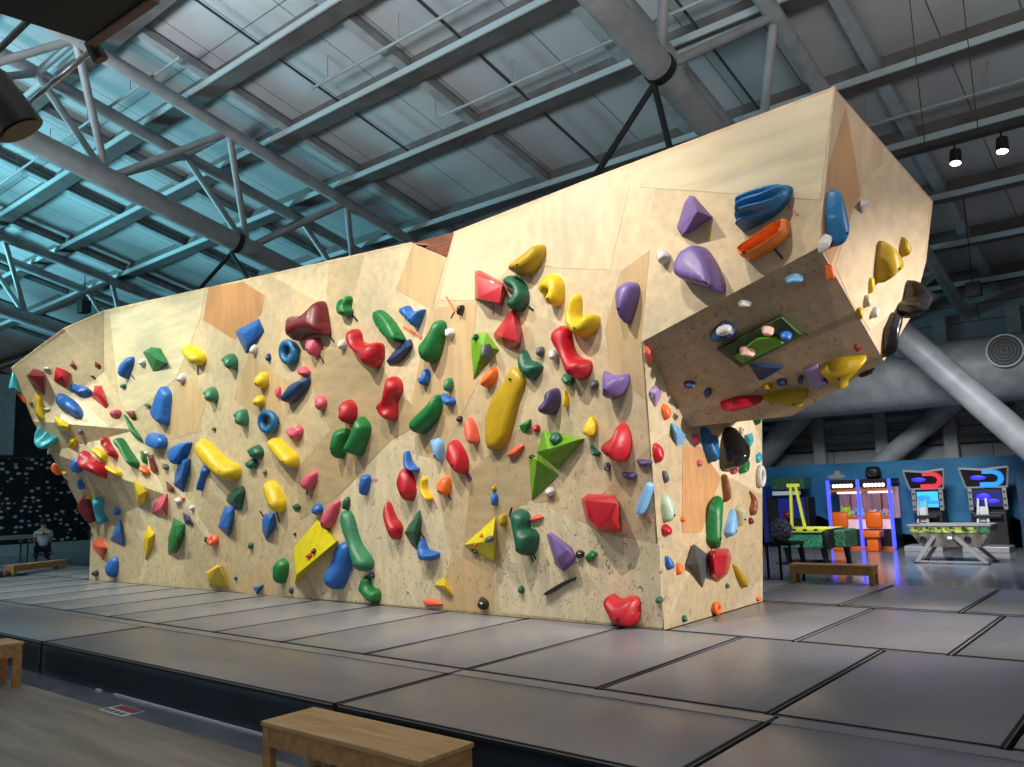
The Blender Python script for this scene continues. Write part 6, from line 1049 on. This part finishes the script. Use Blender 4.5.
def arch(x0, x1, label, red):
    y = 21.5; zt = 1.56; w = x1-x0; c = (x0+x1)/2
    t = empty('arcade_cabinet', (c, y+.4, ZF), label, 'arcade machine', 'arcade cabinets by the blue wall')
    b = MB(); b.box((x0+.08, y+.1, ZF), (x1-.08, y+.7, .55), .02); b.box((x0+.1, y+.3, .55), (x1-.1, y+.7, 1.1)); b.build('body', M['black'], t)
    b = MB(); b.bm.faces.new([b.bm.verts.new(p) for p in ((x0+.02, y+.2, 1.1), (x1-.02, y+.2, 1.1), (x1+.06, y+.05, zt), (c, y+.05, zt-.05), (x0-.06, y+.05, zt))])
    r = bmesh.ops.extrude_face_region(b.bm, geom=b.bm.faces[:]); bmesh.ops.translate(b.bm, vec=(0, .12, .02), verts=[g for g in r['geom'] if isinstance(g, bmesh.types.BMVert)])
    mq = b.build('marquee', M['black'], t)
    b = MB(); b.bar((x0-.06, y+.04, zt+.01), (c, y+.04, zt-.04), .04, .05); b.bar((c, y+.04, zt-.04), (x1+.06, y+.04, zt+.01), .04, .05); b.bar((x0+.02, y+.19, 1.11), (x0-.06, y+.04, zt), .04, .05, (0, 1, 0)); b.bar((x1-.02, y+.19, 1.11), (x1+.06, y+.04, zt), .04, .05, (0, 1, 0)); b.bar((x0+.02, y+.19, 1.12), (x1-.02, y+.19, 1.12), .04, .04); b.build('frame', M['grey_leg'], mq)
    # curved swoosh of light on the marquee
    b = MB(); pts = []
    for i in range(15):
        a = -1.9+i*(3.7)/14; pts.append(((c+.12+.2*math.cos(a)*1.05), .5*.0+1.33+.155*math.sin(a)))
    pts = [(c-.12, 1.175)]+pts+[(c-.04, 1.48)]
    for (xa, za), (xb, zb) in zip(pts, pts[1:]):
        f = lambda z: y+.2-.15*(z-1.12)/(zt-1.12)-.012
        b.bar((xa, f(za), za), (xb, f(zb), zb), .115, .02, (0, 1, 0))
    b.build('swoosh', M['art_red' if red else 'art_blue'], mq)
    b = MB(); b.ball((c-.14, y+.12, 1.35), .17, (1, .12, .4), 12); b.ball((c-.22, y+.12, 1.36), .08, (1, .2, .8), 10); b.build('violet_figure', M['art_violet'], mq, 1)
    b = MB(); b.box((x0+.14, y+.2, .66), (x1-.14, y+.27, 1.08)); sc = b.build('screen_bezel', M['black'], t)
    b = MB(); b.box((x0+.16, y+.19, .68), (x1-.16, y+.2, 1.05)); b.build('screen', M['screen_cyan' if red else 'screen_dark'], sc)
    b = MB(); b.ball((c-.08, y+.185, .9), .13, (1.2, .05, .6), 10); b.ball((c+.1, y+.185, .8), .12, (1.3, .05, .4), 10); b.build('screen_image', M['art_blue' if red else 'art_violet'], sc, 1)
    for s in (-1, 1):
        sx = c+s*(w/2-.09)
        b = MB(); b.box((sx-.045, y+.17, .6), (sx+.045, y+.25, 1.09), .01); sp = b.build('speaker_strip', M['grey_leg'], t)
        for z in (.7, .85, 1.0):
            b = MB(); b.tube((sx, y+.168, z), (sx, y+.16, z), .025, seg=12); b.build('speaker_hole', M['black'], sp)
    b = MB(); b.box((x0+.15, y-.05, .42), (x1-.15, y+.25, .5), .02); b.build('control_shelf', M['black'], t)
    for s in (-1, 1):
        b = MB(); b.bar((c-.1+s*.11, y-.02, .3), (c-.1+s*.08, y+.1, .86), .045, .045, (0, 1, 0)); b.build('hand_rail', M['grey_leg'], t)
    b = MB(); b.box((c-.17, y+.04, .34), (c-.03, y+.1, .68), .01); b.build('card_panel', M['white'], t)
    b = MB(); b.box((x0-.02, y-.65, ZF), (x1+.02, y+.1, ZF+.12), .01); b.build('dance_platform', M['grey_leg'], t)
arch(-5.5, -4.72, 'arcade cabinet with a glowing red swoosh marquee and cyan screen', True)
arch(-4.28, -3.4, 'arcade cabinet with a glowing blue swoosh marquee and dark screen', False)
def foosball():
    x0, x1, y, zt = -4.62, -3.18, 17.9, .42
    t = empty('foosball_table', (-3.9, y+.3, ZF), 'grey foosball table with slanted legs in front of the arcade cabinets', 'games table')
    b = MB(); V = [b.bm.verts.new(p) for p in ((x0, y, zt), (x1, y, zt), (x1, y, zt-.1), (x1-.2, y, .02), (x0+.22, y, .02), (x0, y, zt-.1))]; b.bm.faces.new(V)
    r = bmesh.ops.extrude_face_region(b.bm, geom=b.bm.faces[:]); bmesh.ops.translate(b.bm, vec=(0, .75, 0), verts=[g for g in r['geom'] if isinstance(g, bmesh.types.BMVert)])
    b.build('body', M['foos_side'], t)
    b = MB(); b.box((x0+.02, y-.01, zt-.13), (x1-.2, y+.01, zt-.01)); b.build('printed_band', M['grass_art'], t)
    b = MB(); b.box((x0-.02, y-.03, zt), (x1+.02, y+.03, zt+.03)); b.box((x0-.02, y+.72, zt), (x1+.02, y+.78, zt+.03)); b.box((x0-.02, y, zt), (x0+.03, y+.76, zt+.03)); b.box((x1-.03, y, zt), (x1+.02, y+.76, zt+.03)); b.build('top_rail', M['grey_leg'], t)
    b = MB(); b.box((x1-.19, y-.015, zt-.14), (x1-.01, y+.0, zt-.01)); b.build('corner_print', M['darkgreen'], t)
    for x in (x0+.25, x1-.4):
        b = MB(); b.torus((x, y-.012, .17), .05, .012, (0, -1, 0), 20, 8); b.tube((x, y-.012, .17), (x, y-.004, .17), .05, seg=16); b.build('speaker_port', M['black'], t)
    b = MB(); b.box((-3.93, y-.012, .17), (-3.85, y, .22)); b.build('label_plate', M['white'], t)
    for yy in (y-.03, y+.76):
        for s, xa, xb in ((-1, x0+.45, x0+.1), (1, x1-.62, x1-.1)):
            b = MB(); b.bar((xa, yy, .22), (xb, yy, ZF+.02), .07, .04, (0, 1, 0)); b.build('leg', M['grey_leg'], t)
            b = MB(); b.box((xb-.05, yy-.03, ZF), (xb+.05, yy+.03, ZF+.025)); b.build('foot', M['black'], t)
    b = MB(); b.bar((x0+.1, y-.03, ZF+.04), (x1-.1, y-.03, ZF+.04), .03, .03); b.build('floor_bar', M['grey_leg'], t)
    for i in range(6):
        b = MB(); x = x0+.18+i*.21; b.tube((x, y-.22, zt-.03), (x, y+.95, zt-.03), .012, seg=8); rd = b.build('rod', M['chrome'], t)
        b = MB(); b.tube((x, y-.26, zt-.03), (x, y-.16, zt-.03), .02, seg=8); b.build('handle', M['black'], rd)
foosball()
def green_table():
    x0, x1, y, zt = -6.82, -5.72, 16.6, .42
    t = empty('air_hockey_table', (-6.2, y+.4, ZF), 'green air hockey table with a yellow top rail beside the claw machines', 'games table')
    b = MB(); b.box((x0, y, .06), (x1-.12, y+1.0, .36), .01); b.build('body', M['green_side'], t)
    b = MB(); b.box((x0-.02, y-.03, .36), (x1-.1, y+.04, .43), .01); b.box((x0-.02, y+.96, .36), (x1-.1, y+1.03, .43), .01); b.build('side_rail', M['yellow_rail'], t)
    for i in range(4):
        b = MB(); b.box((x0+.12+i*.22, y-.032, .395), (x0+.2+i*.22, y+.02, .432)); b.build('rail_vent', M['black'], t)
    b = MB(); b.box((x1-.18, y-.05, .04), (x1-.02, y+1.05, .42), .06); b.build('end_cap', M['black'], t, math.radians(40))
    b = MB(); b.box((x1-.02, y+.2, .06), (x1+.2, y+.95, .4), .03); b.build('goal_box', M['darkgreen'], t)
    b = MB(); b.box((x0+.05, y+.05, .36), (x1-.2, y+.95, .37)); b.build('playing_surface', M['white'], t)
    for x, yy in ((x1-.2, y+.12), (x1, y+.85), (x0+.15, y+.12), (x0+.15, y+.85)):
        b = MB(); b.tube((x, yy, .06), (x+.04, yy, ZF), .07, .045, seg=12); b.build('leg', M['black'], t)
    for i, q in enumerate(((x0+.14, .02), (x0+.42, .14))):
        b = MB(); b.bar((q[0], y+.5, .4), (q[0]+q[1]*.0-(.0 if i else -.04)-(.14 if i else 0), y+.5, 1.32), .05, .05, (0, 1, 0)); b.build('score_post', M['yellow_rail'], t)
    b = MB(); b.box((x0+.1, y+.47, 1.27), (x0+.36, y+.53, 1.34)); b.build('score_bar', M['yellow_rail'], t)
green_table()
def shooter():
    x0, x1, y = -7.35-.9, -6.35-.9, 21.3
    x0, x1 = -8.75, -7.95
    t = empty('arcade_cabinet', ((x0+x1)/2, y+.4, ZF), 'dark arcade cabinet with leafy green marquee behind the green table', 'arcade machine', 'arcade cabinets by the blue wall')
    b = MB(); b.box((x0-.3, y+.25, ZF), (x1, y+.8, 1.0), .02); b.build('body', M['black'], t)
    b = MB(); b.box((x0-.1, y+.1, 1.2), (x1-.02, y+.7, 1.5), .03); b.build('marquee', M['darkgreen'], t)
    b = MB(); b.box((x0-.05, y+.05, 1.06), (x1-.15, y+.2, 1.16)); b.build('light_bar', M['white'], t)
    b = MB(); b.box((x0+.02, y+.2, .45), (x1-.08, y+.26, .98)); b.build('screen', M['screen_dark'], t)
    b = MB(); b.ball((x0+.3, y+.1, .55), .1); b.build('red_gun', M['darkred'], t, 1)
    b = MB(); b.box((x0-.42, y+.2, ZF), (x0-.3, y+.7, 1.3)); b.build('side_panel', M['led_navy'], t)
M['led_navy'] = glow('navy_side', (20, 40, 110), .35)
shooter()
def side_table():
    x0, x1, y = -6.0, -4.95, 13.2
    x0, x1 = -5.66, -5.2
    t = empty('black_table', (-5.3, y+.2, ZF), 'thin-legged black table just right of the wall edge', 'table')
    b = MB(); b.box((x0, y, .34), (x1, y+.6, .39), .01); b.build('table_top', M['black'], t)
    for x in (x0+.04, x1-.04):
        for yy in (y+.04, y+.56):
            b = MB(); b.tube((x, yy, .34), (x, yy, ZF), .025, seg=8); b.build('leg', M['black'], t)
    q = empty('clear_bag', (-5.46, y+.3, .39), 'crumpled clear plastic bag on the black table', 'bag')
    b = MB()
    bmesh.ops.create_icosphere(b.bm, subdivisions=3, radius=1, matrix=Matrix.Translation((-5.46, y+.3, .58)) @ Matrix.Diagonal((.17, .17, .2, 1)))
    for v in b.bm.verts:
        k = 1+.16*math.sin(v.co.x*41)*math.sin(v.co.z*37+v.co.y*29); c = Vector((-5.46, y+.3, .58)); v.co = c+(v.co-c)*k; v.co.z = max(v.co.z, .392)
    b.build('bag_body', M['bag'], q, 1)
M['bag'] = noisy(mat('crumpled_bag', srgb(90, 96, 130), .2), srgb(30, 32, 60), srgb(170, 176, 200), (6, 6, 6), 4)
side_table()
t = empty('wall_speaker', (-6.45, 22.3, 1.5), 'black speaker fixed to the top of the blue wall above the claw machines', 'loudspeaker')
b = MB(); b.box((-6.62, 22.05, 1.4), (-6.27, 22.35, 1.72), .1); b.build('cabinet', M['black'], t, math.radians(50))
b = MB(); b.torus((-6.45, 22.045, 1.56), .09, .015, (0, -1, 0), 20, 8); b.build('cone_ring', M['rod'], t, 1)
b = MB(); b.box((-3.25, 21.7, ZF), (-2.9, 22.3, 1.45), .02); tag(b.build('tall_locker', M['mural_low'], None, False, (-3.05, 22, ZF)), 'tall blue-grey box beside the right arcade cabinet', 'cabinet')

# ---------------------------------------------------------------- seated person, seen from behind at the far left
def person():
    ox, oy = -28.2, 10.75
    root = empty('person', (ox, oy, ZF), 'person in a white t-shirt sitting with their back to us by the speckled wall', 'person')
    f = Vector((-.96, .28, 0)); r = Vector((.28, .96, 0))          # facing away from the viewer, towards the panel
    P = lambda a, b, c: Vector((f.x*a+r.x*b, f.y*a+r.y*b, c))
    bm = bmesh.new(); lay = bm.verts.layers.skin.verify(); rad = {}
    def v(a, b, c, rr):
        q = bm.verts.new(P(a, b, c)); q[lay].radius = (rr, rr); return q
    def chain(st, pts):
        for p in pts:
            n = v(*p); bm.edges.new((st, n)); st = n
        return st
    pel = v(0, 0, .5, .15); pel[lay].use_root = True
    ch = chain(pel, [(.03, 0, .68, .145), (.05, 0, .86, .16), (.05, 0, .98, .12)])
    chain(ch, [(.06, 0, 1.06, .06), (.08, 0, 1.13, .085), (.1, 0, 1.22, .1), (.09, 0, 1.29, .07)])
    for s in (-1, 1):
        h = chain(ch, [(.05, s*.17, .95, .065), (.1, s*.24, .72, .048), (.32, s*.19, .6, .038), (.42, s*.16, .58, .03), (.47, s*.155, .57, .034)])
        for k in range(4):
            a = s*(.155+(k-1.5)*.02)
            chain(h, [(.52, a, .565, .011), (.555, a, .55, .0095), (.575, a, .53, .008)])
        chain(h, [(.475, s*.11, .565, .012), (.5, s*.095, .56, .009)])
        chain(pel, [(.06, s*.1, .47, .11), (.45, s*.14, .47, .075), (.47, s*.14, .25, .058), (.47, s*.14, .06, .045), (.6, s*.14, .035, .04)])
    me = bpy.data.meshes.new('body'); bm.to_mesh(me); bm.free(); me.materials.append(M['skin'])
    o = bpy.data.objects.new('body', me); COL.objects.link(o); o.parent = root
    o.modifiers.new('skin', 'SKIN').use_smooth_shade = True
    s2 = o.modifiers.new('sub', 'SUBSURF'); s2.levels = 1; s2.render_levels = 1
    def skinned(name, pts_list, m):
        bm = bmesh.new(); lay = bm.verts.layers.skin.verify(); first = True; cache = {}
        for pts in pts_list:
            st = None
            for p in pts:
                key = p[:3]
                if key in cache: n = cache[key]
                else:
                    n = bm.verts.new(P(*p[:3])); n[lay].radius = (p[3], p[3]); cache[key] = n
                    if first: n[lay].use_root = True; first = False
                if st: bm.edges.new((st, n))
                st = n
        me = bpy.data.meshes.new(name); bm.to_mesh(me); bm.free(); me.materials.append(m)
        o = bpy.data.objects.new(name, me); COL.objects.link(o); o.parent = root
        o.modifiers.new('skin', 'SKIN').use_smooth_shade = True; q = o.modifiers.new('sub', 'SUBSURF'); q.levels = q.render_levels = 1
        return o
    sh = skinned('t_shirt', [[(0, 0, .46, .175), (.03, 0, .68, .17), (.05, 0, .86, .185), (.05, 0, .985, .13)], [(.05, 0, .985, .13), (.05, -.18, .95, .085), (.08, -.235, .78, .072)], [(.05, 0, .985, .13), (.05, .18, .95, .085), (.08, .235, .78, .072)]], M['shirt'])
    skinned('trousers', [[(0, 0, .44, .165), (.06, -.1, .46, .125), (.45, -.14, .47, .09), (.47, -.14, .25, .072), (.47, -.14, .08, .06)], [(0, 0, .44, .165), (.06, .1, .46, .125), (.45, .14, .47, .09), (.47, .14, .25, .072), (.47, .14, .08, .06)]], M['trousers'])
    b = MB(); b.ball(P(.085, 0, 1.25), .112, (1, 1, 1.05), 16)
    hb = b.build('hair', M['hair']); hb.parent = root
    for p in hb.data.polygons: p.use_smooth = True
    b = MB(); c = P(-.125, 0, .84); b.bar(c-r*.13+Vector((0, 0, .03)), c+r*.13+Vector((0, 0, .03)), .02, .07, (1, 0, 0)); b.ball(P(-.12, 0, .9), .04, (1, 1, 1))
    pr = b.build('shirt_print', M['print']); pr.parent = sh
    st = empty('stool', (ox, oy, ZF), 'dark low stool under the seated person', 'stool')
    b = MB(); b.box(P(-.2, -.22, .23)+Vector((ox, oy, ZF)), P(.2, .22, .27)+Vector((ox, oy, ZF))); b.build('seat', M['black'], st)
    for a in (-.15, .15):
        for c in (-.17, .17):
            b = MB(); b.tube(P(a, c, .28)+Vector((ox, oy, ZF)), P(a, c, 0)+Vector((ox, oy, ZF)), .02, seg=8); b.build('leg', M['black'], st)
person()
t = empty('white_table', (-31.2, 10.6, ZF), 'small pale table beside the seated person', 'table')
b = MB(); b.box((-31.6, 9.9, .38), (-30.8, 11.4, .5)); b.build('table_top', M['steel'], t)
for x in (-31.5, -30.9):
    for y in (10, 11.3):
        b = MB(); b.tube((x, y, ZF), (x, y, .38), .03, seg=8); b.build('leg', M['rod'], t)

# ---------------------------------------------------------------- world, camera, colour
w = bpy.data.worlds.new('hall_ambient'); SC.world = w; w.use_nodes = True
bg = w.node_tree.nodes['Background']; bg.inputs['Color'].default_value = (.85, .87, .9, 1); bg.inputs['Strength'].default_value = WS
cam = bpy.data.cameras.new('camera'); cam.lens = CAM['lens']; cam.sensor_width = 36; cam.clip_start = .05
co = bpy.data.objects.new('camera', cam); COL.objects.link(co)
R_, D_, F_ = (Vector(CAM[k]) for k in ('right', 'down', 'fwd'))
co.matrix_world = Matrix.Translation(Vector(CAM['loc'])) @ Matrix((R_, -D_, -F_)).transposed().to_4x4()
SC.camera = co
vs = SC.view_settings; vs.view_transform = 'Standard'; vs.look = 'None'; vs.gamma = 1; vs.exposure = EXPO; vs.use_curve_mapping = False
SC.cycles.use_denoising = True
